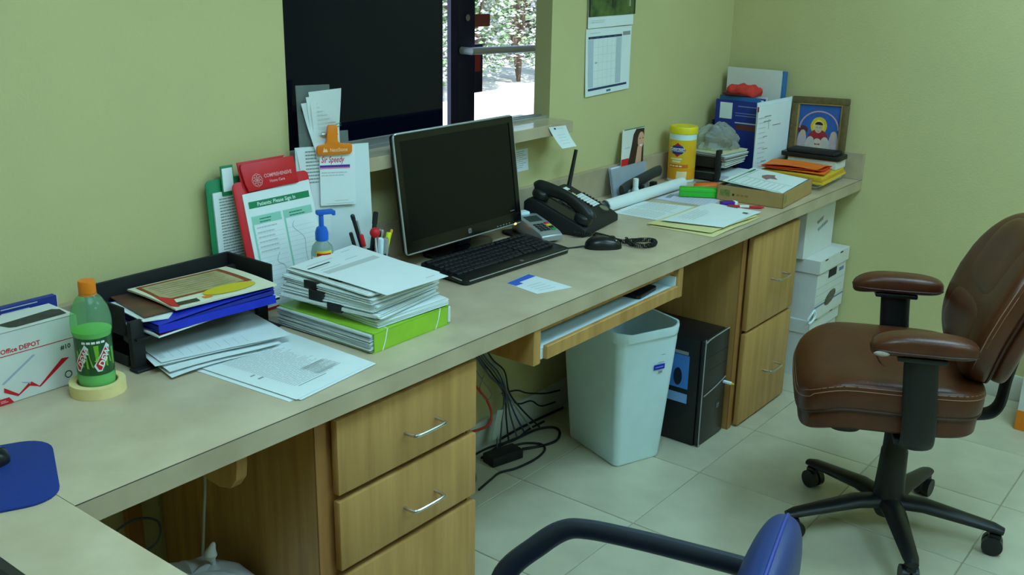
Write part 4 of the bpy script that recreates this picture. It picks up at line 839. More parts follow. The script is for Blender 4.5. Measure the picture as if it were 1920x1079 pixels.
# green case, orange case, purple eraser, red pen
gn = thing('green_case', 'bright green plastic case beside the cardboard tray', 'case', (2.61, -.285, H+.0025), D2R(-58.6))
G().prism([(-.068, -.02), (.068, -.02), (.068, .02), (-.068, .02)], .0003, .034, .004).obj('body', mat('case_green', (60, 190, 50), .45), gn); G().b2((-.066, -.0205, .02), (.066, .0205, .0212)).obj('lid_seam', GREEN, gn, smooth=0)
og = thing('orange_case', 'small orange plastic pouch behind the green case', 'pouch', (2.72, -.262, H+.001), D2R(-40))
G().ell((0, 0, .017), (.05, .028, .0165), .6, .7).obj('body', mat('pouch_orange', (240, 110, 40), .5), og); G().b2((-.045, -.0005, .034), (.045, .0005, .036)).obj('zip', BLKPR, og)
pe = thing('eraser', 'purple block eraser with a white end before the cardboard tray', 'eraser', (2.555, -.435, H+.002), D2R(-35))
G().box((-.006, 0, .0082), (.05, .024, .016), .003).obj('sleeve', PURPLE, pe); G().box((.024, 0, .0078), (.014, .022, .015), .003).obj('rubber', WHITE, pe)
rpn = thing('pen', 'red and white pen lying against the cardboard tray', 'pen', (2.56, -.497, H+.0015), D2R(-58))
G().tube([(-.06, 0, .0052), (.05, 0, .0052), (.064, 0, .005)], [.005, .005, .0018], 10).obj('barrel', RED, rpn); G().tube([(-.02, 0, .0056), (.012, 0, .0056)], .0052, 10).obj('grip', WHITE, rpn)
# cardboard tray with leaflets
kt = thing('cardboard_tray', 'shallow brown cardboard tray filled with printed leaflets at the counter edge', 'box', (2.79, -.462, H), D2R(5))
w_, d_, h_ = .32, .245, .055
g = G().b2((-w_/2, -d_/2, .0004), (w_/2, d_/2, .003)); g.b2((-w_/2, -d_/2, .0004), (w_/2, -d_/2+.003, h_)).b2((-w_/2, d_/2-.003, .0004), (w_/2, d_/2, h_)).b2((-w_/2, -d_/2, .0004), (-w_/2+.003, d_/2, h_)).b2((w_/2-.003, -d_/2, .0004), (w_/2, d_/2, h_)); g.obj('tray', KRAFT, kt, smooth=0)
KF = frame((-w_/2, d_/2, 0), (0, -1, 0), (0, 0, 1)); OLV = mat('stamp_green', (92, 122, 50), .7, vscale=120, col2=(150, 140, 80))
rects(KF, [(.012, .018, .05, .042)], OLV, kt, 'stamp'); rects(KF, [(.058, .022, .066, .03)], BLKPR, kt, 'stamp'); rects(KF, [(.075, .023, .085, .03), (.09, .023, .1, .03), (.105, .023, .118, .03)], mat('stamp_faint', (150, 112, 62), .7), kt, 'faint_stamp')
KF2 = frame((-w_/2, -d_/2, 0), (1, 0, 0), (0, 0, 1)); rects(KF2, [(.012, .016, .035, .045)], OLV, kt, 'stamp')
lf = thing('leaflet_stack', 'stack of white leaflets with green borders in the cardboard tray', 'leaflets', (2.79, -.462, H+.0035), D2R(5))
G().b2((-.14, -.105, 0), (.145, .112, .044), .001, 1).obj('stack', PAPER2, lf, smooth=0)
lc4 = [(-.15, -.112, .0475), (.125, -.112, .052), (.135, .105, .068), (-.145, .112, .064)]
ll = lambda u, v: 0
G().sheet([(p[0]+.025, p[1]+.004, p[2]-.003) for p in lc4], .001, 4, 4).obj('second_leaflet', PAPER2, lf)
G().sheet(lc4, .001, 4, 4).obj('top_leaflet', WHITE, lf); tp_ = lf.children[-1]
GP = mat('leaflet_green', (70, 150, 110), .7)
for a in ((.03, .91, .97, .935), (.03, .03, .045, .93), (.46, .03, .468, .88), (.03, .85, .97, .858)): flatshape([(a[0], a[1]), (a[2], a[1]), (a[2], a[3]), (a[0], a[3])], lc4, ll, .0016, GP, tp_, 'green_border')
flatshape([(.7, .89), (.95, .89), (.95, .94), (.7, .94)], lc4, ll, .0017, GREEN, tp_, 'green_title')
flatshape([(.52, .5), (.6, .62), (.7, .66), (.8, .62), (.86, .5), (.75, .46), (.65, .36), (.62, .48)], lc4, ll, .0016, mat('leaflet_mauve', (150, 110, 110), .7), tp_, 'picture_print')
for k in range(8): flatshape([(.08, .12+.085*k), (.42, .12+.085*k), (.42, .135+.085*k), (.08, .135+.085*k)], lc4, ll, .0016, LPRINT, tp_, 'print')
# second letter tray
l2 = thing('letter_tray', 'black letter tray with paper piles in the far corner', 'letter tray', (3.01, -.115, H))
x0, x1, y0, y1 = -.112, .112, -.1, .09
for (z, rim, nm) in ((.0005, .03, 'lower_tray'), (.05, .045, 'upper_tray')):
    g = G().b2((x0, y0+.01, z), (x1, y1, z+.004)).b2((x0, y1-.005, z), (x1, y1, z+rim)).b2((x1-.005, y0+.05, z), (x1, y1, z+rim)).b2((x0, y0+.02, z), (x0+.005, y1, z+rim)); g.obj(nm, BLACKM, l2, smooth=0)
for (a, b) in ((x0-.004, y0), (x1-.03, y0+.02), (x0-.004, y1-.02), (x1-.03, y1-.02)): G().b2((a, b, .0003), (a+.03, b+.016, .125 if a < 0 and b < 0 else .1), .004, 2).obj('post', BLACKM, l2)
zz = H+.056
for k in range(5):
    hgt = [.012, .008, .014, .01, .008][k]
    t = thing('paper_pile', 'pile of mixed papers in the far corner tray, ' + ['lowest of five', 'second from below', 'third from below', 'fourth from below', 'topmost with dark edges'][k], 'paper stack', (3.008, -.125-.002*k, zz), D2R(3-2*k), 'paper piles in the corner tray')
    for j in range(4): 
        dx, dy = random.uniform(-.006, .006), random.uniform(-.008, .008)
        G().b2((-.092+dx, -.1+dy, j*hgt/4), (.092+dx, .08+dy*.3, (j+.8)*hgt/4)).obj('sheets', [WHITE, PAPER2, mat('cream_sheet', (222, 212, 170), .8), WHITE, mat('grey_sheet', (150, 146, 132), .8)][(k+j) % 5], t, smooth=0)
    zz += hgt+.0006
lo = thing('paper_pile', 'white sheets sticking out of the lower corner tray', 'paper stack', (3.01, -.16, H+.0065))
for j in range(4): G().b2((-.098+.003*j, -.11+.006*j, j*.005), (.09+.003*j, .1, j*.005+.004)).obj('sheets', WHITE if j % 2 else mat('lilac_paper', (214, 210, 236), .75), lo, smooth=0)
# crumpled clear bag on top of the pile
bg = thing('plastic_bag', 'crumpled clear plastic bag on the corner tray papers', 'bag', (3.035, -.13, zz+.001))
def crump(p):
    q = p.copy(); q.z = max(q.z, 0); n = math.sin(p.x*90+p.y*40)*math.cos(p.y*110-p.z*60)*.010+math.sin(p.z*130+p.x*60)*.006
    r = Vector((p.x, p.y, p.z)).normalized()*n; return Vector((q.x+r.x, q.y+r.y, max(0, q.z+r.z)))
G().ell((0, 0, .02), (.095, .08, .07), .9, .9, 44, 26, fn=crump).obj('bag', thin_glass('bag_film', (232, 236, 228), .28, .15), bg, smooth=20)
G().ell((.02, -.01, .02), (.05, .04, .03), .8, .8, 20, 12).obj('contents', mat('tan_contents', (150, 130, 100), .8, vscale=40, col2=(70, 60, 60)), bg)
# upright files: blue covers facing the counter, white forms on the side
fd = thing('file_holder', 'upright file holder packed with blue folders and white forms', 'file holder', (3.21, -.14, H), 0)
G().b2((-.055, -.105, .0004), (.07, .1, .004)).b2((.064, -.105, .004), (.07, .1, .2)).b2((-.055, .095, .004), (.07, .1, .2)).obj('holder', BLACKM, fd, smooth=0)
for k, (m_, a, z1, t1) in enumerate(((NAVY, 0, .285, .01), (WHITE, .003, .28, .006), (mat('steel_blue', (50, 110, 170), .5), .006, .3, .008), (WHITE, .004, .29, .02), (NAVY, .0, .295, .008), (PAPER2, .002, .3, .02), (MANILA, .0, .29, .006))):
    x = -.05+sum([.011, .008, .01, .022, .01, .022, .008][:k]); G().b2((x, -.1+a, .005), (x+t1, .09-a, z1)).obj('folder', m_, fd, smooth=0)
fb = fd.children[1]; FX = frame((-.05, .09, 0), (0, -1, 0), (0, 0, 1))
rects(FX, [(.02, .21, .075, .275)], WHITE, fb, 'white_label'); rects(FX, [(.1, .262, .18, .266), (.09, .235, .185, .238), (.09, .225, .18, .228)], mat('pale_blue_print', (130, 140, 200), .6), fb, 'print')
rects(FX, [(.09, .195, .185, .2)], LPRINT, fb, 'print'); rects(FX, [(.095, .17, .188, .19)], mat('brown_print', (110, 50, 44), .6), fb, 'brown_print')
wf = thing('form_stack', 'upright bundle of white printed forms facing the room beside the blue folders', 'paper stack', (3.215, -.278, H), D2R(-15))
for k in range(4): G().sheet([(-.1+.004*k, -.004+.0, .004), (.1+.003*k, -.004, .02-.004*k), (.105+.004*k, -.004, .285+.006*k), (-.095, -.004, .272+.006*k)], .0018, 4, 6, lambda u, v, k=k: -.002-.003*k+.002*math.sin(u*3)).obj('form', WHITE if k % 2 == 0 else PAPER2, wf)
WF = frame((-.095, -.0055, 0), (1, 0, .06), (0, 0, 1)); ff = wf.children[0]
lines(WF, .015, .06, .04, .23, .02, .003, LPRINT, ff, off=.002); rects(WF, [(.05, .23, .09, .234), (.045, .21, .09, .214), (.045, .15, .07, .153), (.045, .1, .075, .103), (.04, .05, .07, .054), (.075, .18, .077, .22), (.1, .19, .15, .193)], GREYPR, ff, off=.002); rects(WF, [(.004, .255, .014, .275)], mat('print_maroon', (130, 30, 70), .6), ff, 'maroon_mark', off=.002)
bd = thing('ring_binder', 'tall white binder with a blue spine edge standing in the corner', 'binder', (3.306, -.152, H))
G().b2((-.022, -.118, .0004), (-.018, .122, .405)).obj('front_cover', CARTON, bd, smooth=0); G().b2((-.0178, -.126, .0004), (.012, -.119, .4), .001, 1).obj('spine', mat('steel_blue', (50, 110, 170), .5), bd); G().b2((-.0176, -.118, .004), (.012, .12, .39)).obj('pages', WHITE, bd, smooth=0); G().b2((.0122, -.126, .0004), (.016, .122, .4)).obj('back_cover', MATS['steel_blue'], bd, smooth=0)
rg = thing('red_cloth', 'crumpled red cloth lying on top of the upright files', 'cloth', (3.215, -.145, H+.3012))
def crump2(p):
    n = math.sin(p.x*120+p.y*70)*.006+math.sin(p.y*150)*.004; return Vector((p.x, p.y, max(0, p.z+n*(1 if p.z > .005 else 0))))
G().ell((0, 0, .018), (.045, .075, .022), .8, .8, 36, 18, fn=crump2).obj('cloth', mat('cloth_red', (214, 60, 50), .9, var=.15, vscale=30), rg)
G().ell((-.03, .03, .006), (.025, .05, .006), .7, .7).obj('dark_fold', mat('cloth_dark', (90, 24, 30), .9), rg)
# envelopes, orange papers, white sheets at the end
wp = thing('paper_pile', 'white papers under the yellow envelopes at the end of the counter', 'paper stack', (3.16, -.45, H), D2R(2))
for j in range(5): G().b2((-.125+.002*j, -.108+.003*(j % 3), .0004+j*.0048), (.155-.003*j, .11, .0046+j*.0048)).obj('sheets', WHITE if j % 2 else mat('grey_sheet', (150, 146, 132), .8), wp, smooth=0)
ye = thing('envelope_pile', 'pile of padded yellow envelopes beside the picture frame', 'envelopes', (3.135, -.45, H+.025), D2R(4))
YE = mat('envelope_yellow', (236, 196, 50), .7, var=.05)
for j in range(3): G().sheet([(-.135+.006*j, -.135+.006*j, .0005+j*.0085), (.16-.003*j, -.13+.004*j, .0005+j*.0085), (.15, .11, .0005+j*.0085), (-.08, .13, .0005+j*.0085)], .0075, 8, 8, lambda u, v, j=j: .003*math.sin(u*5+j)*math.sin(v*4)).obj('envelope', YE if j != 1 else mat('envelope_ochre', (216, 164, 50), .7), ye)
oe = thing('orange_folder', 'crumpled bright orange folder on the yellow envelopes', 'folder', (3.10, -.45, H+.055), D2R(6))
OR = mat('folder_orange', (246, 120, 30), .6, var=.05)
for j in range(3): G().sheet([(-.07+.01*j, -.125+.02*j, j*.007), (.07, -.115, j*.006), (.075, .11, j*.007), (-.055, .14-.01*j, j*.006)], .0012, 8, 10, lambda u, v, j=j: .004*math.sin(u*6+j*2)*math.sin(v*5+j)+.004).obj('sheet', OR if j != 1 else mat('folder_redorange', (226, 70, 30), .6), oe)
wbx = tag(G().b2((-.05, -.1, 0), (.05, .1, .032), .001, 1).obj('white_box', CARTON), 'flat white box under the black tray before the picture frame', 'box'); wbx.location = (3.255, -.462, H+.0515)
bt = thing('black_stand', 'flat black plastic stand lying in front of the picture frame', 'stand', (3.25, -.452, H+.084), D2R(2))
G().prism(rrect(.11, .24, .015), .0003, .018, .003).obj('body', BLACK, bt); G().prism(rrect(.095, .2, .012), .018, .03, .004).obj('top_plate', BLACKM, bt)
# framed picture leaning on the end wall
pf, M, hh = None, None, None
pf = thing('picture_frame', 'gilt wooden frame with a painted haloed figure leaning on the end wall', 'picture', (3.315, -.434, H+.034))
d = Vector((.028, 0, .275)); M = frame((0, 0, 0), (0, -1, .035), d); hh = d.length; fw = .236
GILT = mat('gilt_wood', (104, 86, 50), .5, var=.2, vscale=60); GILT2 = mat('gilt_inner', (170, 136, 66), .45, var=.1)
for (a, b) in (((-fw/2, 0), (fw/2, .026)), ((-fw/2, hh-.026), (fw/2, hh)), ((-fw/2, .026), (-fw/2+.026, hh-.026)), ((fw/2-.026, .026), (fw/2, hh-.026))): G().b2((*a, 0), (*b, .016), .004, M=M).obj('frame_bar', GILT, pf)
for (a, b) in (((-fw/2+.024, .024), (fw/2-.024, .031)), ((-fw/2+.024, hh-.031), (fw/2-.024, hh-.024)), ((-fw/2+.024, .031), (-fw/2+.031, hh-.031)), ((fw/2-.031, .031), (fw/2-.024, hh-.031))): G().b2((*a, 0), (*b, .012), .001, M=M).obj('inner_lip', GILT2, pf)
G().b2((-fw/2+.028, .028, .001), (fw/2-.028, hh-.028, .003), M=M).obj('painting', mat('paint_sky', (46, 92, 168), .5, var=.12, vscale=30), pf, smooth=0); pt = pf.children[-1]
PM = M @ Matrix.Translation((0, 0, .0034))
def disc(cx, cy, rx, ry, z, m_, nm, a0=0, a1=360):
    g = G(); n = 24; g.bm.faces.new([g.bm.verts.new(PM @ Vector((cx+rx*math.cos(math.radians(a0+(a1-a0)*k/n)), cy+ry*math.sin(math.radians(a0+(a1-a0)*k/n)), z))) for k in range(n)]); g.obj(nm, m_, pt, smooth=0)
PS = lambda n, c: mat('paint_'+n, c, .5, var=.08, vscale=60)
cyo = .1
disc(0, cyo+.062, .034, .036, .0002, PS('halo', (226, 186, 50)), 'halo'); disc(0, cyo+.06, .024, .027, .0004, PS('halo2', (236, 206, 90)), 'halo_inner')
disc(0, cyo, .045, .05, .0006, PS('robe', (170, 40, 50)), 'robe'); disc(-.03, cyo-.015, .02, .035, .0008, PS('wing', (206, 190, 180)), 'sleeve'); disc(.03, cyo-.015, .02, .035, .0008, PS('wing', (206, 190, 180)), 'sleeve')
disc(0, cyo+.055, .016, .021, .001, PS('face', (206, 176, 150)), 'face'); disc(0, cyo+.066, .017, .013, .0012, PS('hair', (40, 34, 36)), 'hair', 0, 180)
disc(0, cyo+.002, .014, .011, .0012, PS('hands', (220, 200, 180)), 'hands'); disc(0, cyo-.022, .018, .01, .0012, PS('hands', (220, 200, 180)), 'book')
for x in (-.006, .006): disc(x, cyo+.056, .0022, .0012, .0014, PS('hair', (40, 34, 36)), 'eye')
disc(0, cyo+.042, .004, .0012, .0014, PS('lips', (160, 60, 60)), 'mouth')
for sx in (-1, 1): disc(sx*.066, cyo-.01, .02, .055, .0003, PS('side', (196, 170, 176)), 'side_figure'); disc(sx*.064, cyo+.03, .012, .014, .0005, PS('face', (206, 176, 150)), 'side_face')
disc(-.066, cyo+.045, .022, .016, .0004, PS('darkred', (90, 36, 50)), 'side_hood')
disc(0, .045, .085, .02, .0003, PS('dark', (40, 44, 60)), 'dark_ground')
G().tube([PM @ Vector((.08*math.cos(a), cyo+.05+.07*math.sin(a), .0006)) for a in [math.pi*k/20 for k in range(21)]], .003, 6, flat=.2).obj('garland', PS('garland', (196, 150, 170)), pt)
# wall calendar
ca = thing('wall_calendar', 'wall calendar with a woodland photo above the month page', 'calendar', (2.41, -.002, 1.13))
CMx = frame((-.145, 0, 0), (1, 0, .012), (0, 0, 1))
cq = [CMx @ Vector(p) for p in ((0, -.005, .0), (.28, 0, .0), (.288, .222, .0), (-.003, .222, .0))]
G().sheet(cq, .0012, 6, 6, lambda u, v: .004*(1-v)*(1-v)).obj('month_page', WHITE, ca); mpg = ca.children[-1]
def cal(a, m_, nm): flatshape([(a[0], a[1]), (a[2], a[1]), (a[2], a[3]), (a[0], a[3])], cq, lambda u, v: .004*(1-v)*(1-v), .002, m_, mpg, nm)
CB = mat('cal_blue', (44, 58, 96), .6); CP = mat('cal_pale', (188, 200, 210), .6)
cal((.05, .08, .93, .115), CB, 'blue_rule'); cal((.05, .85, .78, .885), CB, 'blue_rule'); cal((.05, .13, .16, .84), CP, 'weekend_column'); cal((.66, .13, .78, .84), CP, 'weekend_column')
for k in range(6): cal((.17, .13+.118*k, .65, .133+.118*k), LPRINT, 'grid_line')
for k in range(4): cal((.265+.098*k, .13, .268+.098*k, .84), LPRINT, 'grid_line')
for k in range(5): cal((.08+.13*k, .862, .14+.13*k, .872), CP, 'weekday_print')
cal((.8, .86, .97, .92), GREYPR, 'logo_print'); cal((.46, .025, .56, .055), mat('cal_teal', (40, 110, 130), .6), 'logo_print'); cal((.2, .48, .24, .5), GREYPR, 'handwriting'); cal((.08, .93, .3, .94), LPRINT, 'print')
G().sheet([CMx @ Vector(p) for p in ((.002, .224, .004), (.289, .226, .004), (.296, .6, .001), (.006, .6, .001))], .0012, 4, 4).obj('photo_page', WHITE, ca); pp = ca.children[-1]
PFm = CMx @ Matrix.Translation((0, 0, .0062))
rects(PFm, [(.004, .262, .296, .585)], mat('woodland_photo', (96, 120, 60), .5, vscale=22, col2=(34, 52, 30), detail=8), pp, 'woodland_photo'); rects(PFm, [(.002, .262, .012, .585), (.288, .262, .297, .585)], mat('photo_dark', (30, 36, 30), .5), pp, 'dark_edge', off=.0007)
rects(PFm, [(.142, .29, .152, .35)], mat('photo_figure', (40, 36, 40), .5), pp, 'walker_legs', off=.0008); rects(PFm, [(.136, .35, .16, .4)], PINK, pp, 'walker_top', off=.0008); rects(PFm, [(.255, .29, .265, .585)], mat('photo_trunk', (170, 166, 150), .6), pp, 'tree_trunk', off=.0008)
lines(PFm, .02, .12, .24, .25, .006, .0015, LPRINT, pp)
# small notes on the ledge and wall
nt_ = thing('paper_note', 'curled white note taped to the front of the window ledge', 'note', (1.98, -.0915, 1.064))
ncs = [(.006, -.0015, -.068), (.088, -.0015, -.07), (.05, -.0015, .0), (-.044, -.0015, .004)]
G().sheet(ncs, .0006, 8, 8, lambda u, v: .02*(1-v)**2).obj('sheet', WHITE, nt_)
flatshape([(.25, .86), (.35, .86), (.35, .94), (.25, .94)], ncs, lambda u, v: .02*(1-v)**2, .0014, NAVY, nt_, 'logo_print'); flatshape([(.4, .89), (.8, .89), (.8, .905), (.4, .905)], ncs, lambda u, v: .02*(1-v)**2, .0014, LPRINT, nt_, 'print')
for k in range(4): flatshape([(.25, .2+.13*k), (.75, .2+.13*k), (.75, .215+.13*k), (.25, .215+.13*k)], ncs, lambda u, v: .02*(1-v)**2, .0014, LPRINT, nt_, 'print')
nw = thing('paper_note', 'white list taped to the wall just right of the monitor', 'note', (1.9, -.001, .917))
G().sheet([(-.06, -.0004, 0), (.056, -.0004, .0), (.05, -.0004, .072), (-.06, -.0004, .072)], .0005, 4, 4).obj('sheet', WHITE, nw); lines(frame((0, -.0012, 0), (1, 0, 0), (0, 0, 1)), -.05, .048, .01, .066, .0065, .0018, GREYPR, nw)
# ================================================================== floor
# waste basket
wbk = thing('waste_basket', 'tall white plastic waste basket under the keyboard shelf', 'waste basket', (2.026, -.338, 0), D2R(-20.7))
def ring(w, d, r, z, n=8, wave=0.): return [Vector((x, y, z-(wave*max(0, -y/(d/2))**3*math.cos(x/(w/2)*2.2) if wave else 0))) for x, y in rrect(w, d, r, n)]
def loft(rings, name, m, parent, cap0=False):
    g = G(); vs = [[g.bm.verts.new(p) for p in r] for r in rings]; n = len(vs[0])
    for a, b in zip(vs, vs[1:]):
        for k in range(n): g.bm.faces.new((a[k], a[(k+1) % n], b[(k+1) % n], b[k]))
    if cap0: g.bm.faces.new(vs[0][::-1])
    bmesh.ops.recalc_face_normals(g.bm, faces=g.bm.faces[:]); return g.obj(name, m, parent, smooth=50)
loft([ring(.18, .268, .018, .002), ring(.186, .274, .02, .008), ring(.245, .33, .03, .42), ring(.247, .332, .032, .44), ring(.26, .345, .05, .442), ring(.264, .35, .05, .465, wave=.008), ring(.262, .348, .05, .474, wave=.012), ring(.25, .336, .045, .472, wave=.012), ring(.24, .326, .044, .42), ring(.18, .268, .03, .012), ring(.1, .15, .02, .011)], 'basket', WPLAS, wbk, True)
BFm = frame((0, -.15, .3), (1, 0, 0), (0, -.072, 1.0)); BFm = frame((.0, -.1610, .33), (1, 0, 0), (0, -.0745, 1.0))
rects(BFm, [(.02, .0, .064, .018)], BLUE, wbk, 'blue_label', off=.002); rects(BFm, [(.035, .024, .06, .026), (.04, -.014, .056, -.006), (.045, .05, .06, .052)], GREYPR, wbk, 'print', off=.002)
rects(BFm, [(.026, .007, .058, .0105)], mat('label_pale', (150, 160, 220), .6), wbk, 'small_print', off=.0026)
# computer tower
to = thing('computer_tower', 'black computer tower with blue side stickers between basket and cabinet', 'computer', (2.285, -.37, 0))
G().b2((-.09, -.18, .001), (.09, .2, .385), .004).obj('case', mat('case_black', (20, 20, 23), .35), to)
G().b2((-.088, -.198, .004), (.088, -.18, .386), .006, 3).obj('front_panel', mat('panel_black', (30, 30, 32), .3), to)
G().tube(smoothpath([(-.082, -.1985, .01), (-.086, -.1985, .02), (-.086, -.1985, .36), (-.08, -.199, .378), (-.04, -.1985, .385), (.08, -.1985, .39)], 4), .0022, 6).obj('silver_line', SILVER, to)
for k in range(2): G().b2((-.07, -.1987, .27+k*.05), (.08, -.1975, .271+k*.05)).obj('panel_groove', BLACKM, to, smooth=0)
G().tube(smoothpath([(-.075, -.2, .185), (0, -.2005, .196), (.08, -.2, .212)], 4), .002, 6).obj('door_handle_line', SILVER, to)
lg = G().b2((.028, -.2, .108), (.046, -.1982, .126), .001, 1).obj('logo_badge', MATS['badge_grey'], to); text('hp', .012, frame((.0305, -.2003, .1125), (1, 0, 0), (0, 0, 1)), BLKPR, lg, shear=.2)
SFx = frame((-.0903, .2, 0), (0, -1, 0), (0, 0, 1)); SBL = mat('sticker_blue', (70, 130, 210), .4, var=.08, vscale=20)
rects(SFx, [(.16, .2, .345, .32)], SBL, to, 'blue_sticker'); rects(SFx, [(.16, .148, .345, .182)], mat('sticker_paleblue', (130, 170, 220), .4), to, 'blue_sticker'); rects(SFx, [(.16, .322, .34, .334)], GREYPR, to, 'grey_sticker')
g = G(); g.prism([(.305+.016*math.cos(a), .24+.032*math.sin(a)) for a in [k*math.pi/10 for k in range(20)]], .0008, .0012, M=SFx); g.obj('dark_print', mat('print_midnight', (24, 30, 44), .5), to)
us = thing('usb_stick', 'small white usb stick plugged into the front of the tower', 'usb stick', (2.335, -.572, .203))
G().box((0, -.02, 0), (.012, .03, .009), .002).obj('body', WPLAS, us); G().box((0, -.001, 0), (.01, .01, .005), .0005).obj('plug', CHROME, us); G().tube([(0, -.035, 0), (0, -.046, 0)], [.004, .002], 8).obj('tip', YELLOW, us)
# file boxes
def filebox(label, x0, x1, y0, y1, z0, z1, lid, plain=False):
    t = thing('file_box', label, 'box', ((x0+x1)/2, (y0+y1)/2, z0), group='white file boxes stacked in the corner'); a, b = (x1-x0)/2, (y1-y0)/2; h = z1-z0
    G().b2((-a+.006, -b+.006, .0005), (a-.006, b-.006, h-(.002 if lid else 0)), .001, 1).obj('box_body', CARTON, t)
    Ff = frame((-a+.006, -b+.006, 0), (1, 0, 0), (0, 0, 1)); w2 = 2*a-.012
    if lid:
        G().b2((-a, -b, h-.055), (a, b, h), .001, 1).obj('lid', CARTON, t); ld_ = t.children[-1]; Fl = frame((-a, -b, 0), (1, 0, 0), (0, 0, 1))
        rects(Fl, [(.05, h-.01, .08, h-.004), (w2-.09, h-.01, w2-.06, h-.004)], BLKPR, ld_, 'lid_slot'); rects(Fl, [(0, h-.0555, 2*a, h-.054), (.0, h-.055, .0015, h)], GREYPR, ld_, 'lid_edge')
        G().b2((w2*.38, h-.095, -.001), (w2*.66, h-.062, .0008), M=Ff).obj('hand_hole', BLKPR, t, smooth=0)
        rects(Ff, [(.012, .19*h/.245, w2*.4, .1912*h/.245), (.0, .13, w2, .1312), (.0, .1, w2*.9, .1012), (0, .065, w2, .0665)], GREYPR, t, 'ruled_print'); rects(Ff, [(0, .05, w2, .058)], mat('print_bluegrey', (120, 135, 170), .7), t, 'blue_stripe'); rects(Ff, [(w2*.75, h-.09, w2*.92, h-.075)], MATS['print_bluegrey'], t, 'blue_mark')
        g = G(); g.prism([(w2*.52+.055*math.cos(q), .065+.026*math.sin(q)+.012*math.cos(q)) for q in [k*math.pi/10 for k in range(20)]], .0008, .0013, M=Ff); g.obj('dark_emblem', mat('emblem_dark', (70, 64, 54), .7, vscale=90, col2=(120, 116, 100)), t)
    else:
        
        for (bx, by, n_) in ((.38, .58, 14), (.42, .44, 22)): G().tube([Ff @ Vector((w2*bx+.0045*k, h*by+.001*k+.009*math.sin(k*2.1), .001)) for k in range(n_)], .0011, 4).obj('handwriting', GREYPR, t)
    return t
filebox('white lidded file box on the floor, bottom of the corner stack', 3.025, 3.333, -.595, -.2, 0, .238, True)
filebox('white lidded file box with a dark emblem, middle of the corner stack', 3.03, 3.338, -.61, -.21, .2385, .486, True)
filebox('plain white file box with handwriting, top of the corner stack', 3.0, 3.3, -.553, -.18, .4865, .705, False)
tag(G().tube(smoothpath([(2.99, -.6, .255), (3.0, -.607, .275), (3.02, -.612, .29), (3.028, -.615, .27), (3.01, -.612, .25), (2.985, -.607, .243)], 8), .004, 8).obj('white_cable', WPLAS), 'white cable loop hanging beside the file boxes', 'cable')
# carton at the right edge of the picture
cx_ = thing('carton', 'white carton with an orange base band at the right edge', 'box', (3.2, -1.53, 0))
G().b2((-.13, -.16, .0005), (.13, .16, .3), .001, 1).obj('carton_body', CARTON, cx_); G().b2((-.1305, -.1605, .001), (.1305, .1605, .075)).obj('orange_band', ORANGE, cx_, smooth=0)
# power brick, cables
pbk = thing('power_adapter', 'black power adapter lying among the cables', 'adapter', (1.70, -.118, 0), D2R(-14))
G().box((0, 0, .0175), (.125, .06, .034), .005).obj('body', BLACKM, pbk); G().tube([(.062, 0, .016), (.085, 0, .013)], [.006, .003], 8).obj('strain_relief', BLACK, pbk)
def cable(label, pts, r=.0035, m=BLACKM, grp='cables on the floor', name='cable'): return tag(G().tube(smoothpath(pts, 8), r, 6).obj(name, m), label, 'cable', grp)
z = .0042
cable('thick black cable looping widest on the floor from the adapter', [(1.79, -.13, .01), (1.87, -.163, z), (1.93, -.172, z), (1.99, -.14, z), (2.0, -.1, z), (1.95, -.07, z), (1.86, -.06, z), (1.78, -.05, z), (1.66, -.06, z)], .0045)
cable('black cable loop running in front of the adapter', [(1.49, -.19, z), (1.569, -.176, z), (1.62, -.17, z), (1.68, -.192, z), (1.77, -.2, z), (1.84, -.185, z), (1.868, -.15, z), (1.84, -.105, z), (1.8, -.085, z)], .004)
cable('black cable along the wall behind the waste basket', [(1.80, -.03, .012), (1.9, -.028, .012), (2.0, -.032, .012), (2.15, -.04, .01)], .0045)
cable('thin black cable rising along the baseboard', [(1.80, -.03, .18), (1.88, -.03, .165), (1.93, -.03, .14), (1.98, -.03, .12), (2.06, -.03, .095), (2.14, -.03, .08)], .0028)
cable('thin black cable branching down the baseboard', [(1.80, -.035, .175), (1.86, -.035, .13), (1.9, -.035, .11), (1.96, -.035, .1), (2.02, -.035, .06), (2.1, -.04, .05)], .0028)
cable('black cable crossing behind the adapter to the basket', [(1.62, -.03, z), (1.72, -.04, z+.008), (1.82, -.075, z+.012), (1.92, -.06, z+.01), (2.02, -.05, z)], .0038)
cable('black cable coil against the drawer cabinet', [(1.55, -.10, z), (1.53, -.14, .02), (1.50, -.15, .06), (1.5, -.12, .1), (1.53, -.09, .07), (1.55, -.12, .02), (1.5, -.16, z), (1.44, -.17, z)], .004)
GW = mat('grey_wire', (84, 90, 98), .6)
wbd = thing('wire_bundle', 'bundle of grey and black wires hanging below the counter', 'wires', (1.7, -.05, .3))
for k, (dx, m_) in enumerate(((-.012, GW), (-.004, BLACKM), (.004, GW), (.012, mat('blue_grey_wire', (60, 72, 110), .6)), (.02, mat('pale_wire', (150, 152, 140), .6)), (-.02, GW), (.026, BLACKM))):
    G().tube([Vector(p)-Vector((1.7, -.05, .3)) for p in smoothpath([(1.50+dx*3, -.035, .715), (1.58+dx*2, -.04, .5), (1.66+dx, -.045-.004*k, .36), (1.73+dx*1.5, -.045-.003*k, .28), (1.785+dx*.3, -.05-.003*k, .195), (1.80+dx*3, -.06, .1), (1.83+dx*5, -.05-.004*k, .012)], 8)], .003, 6).obj('wire', m_, wbd)
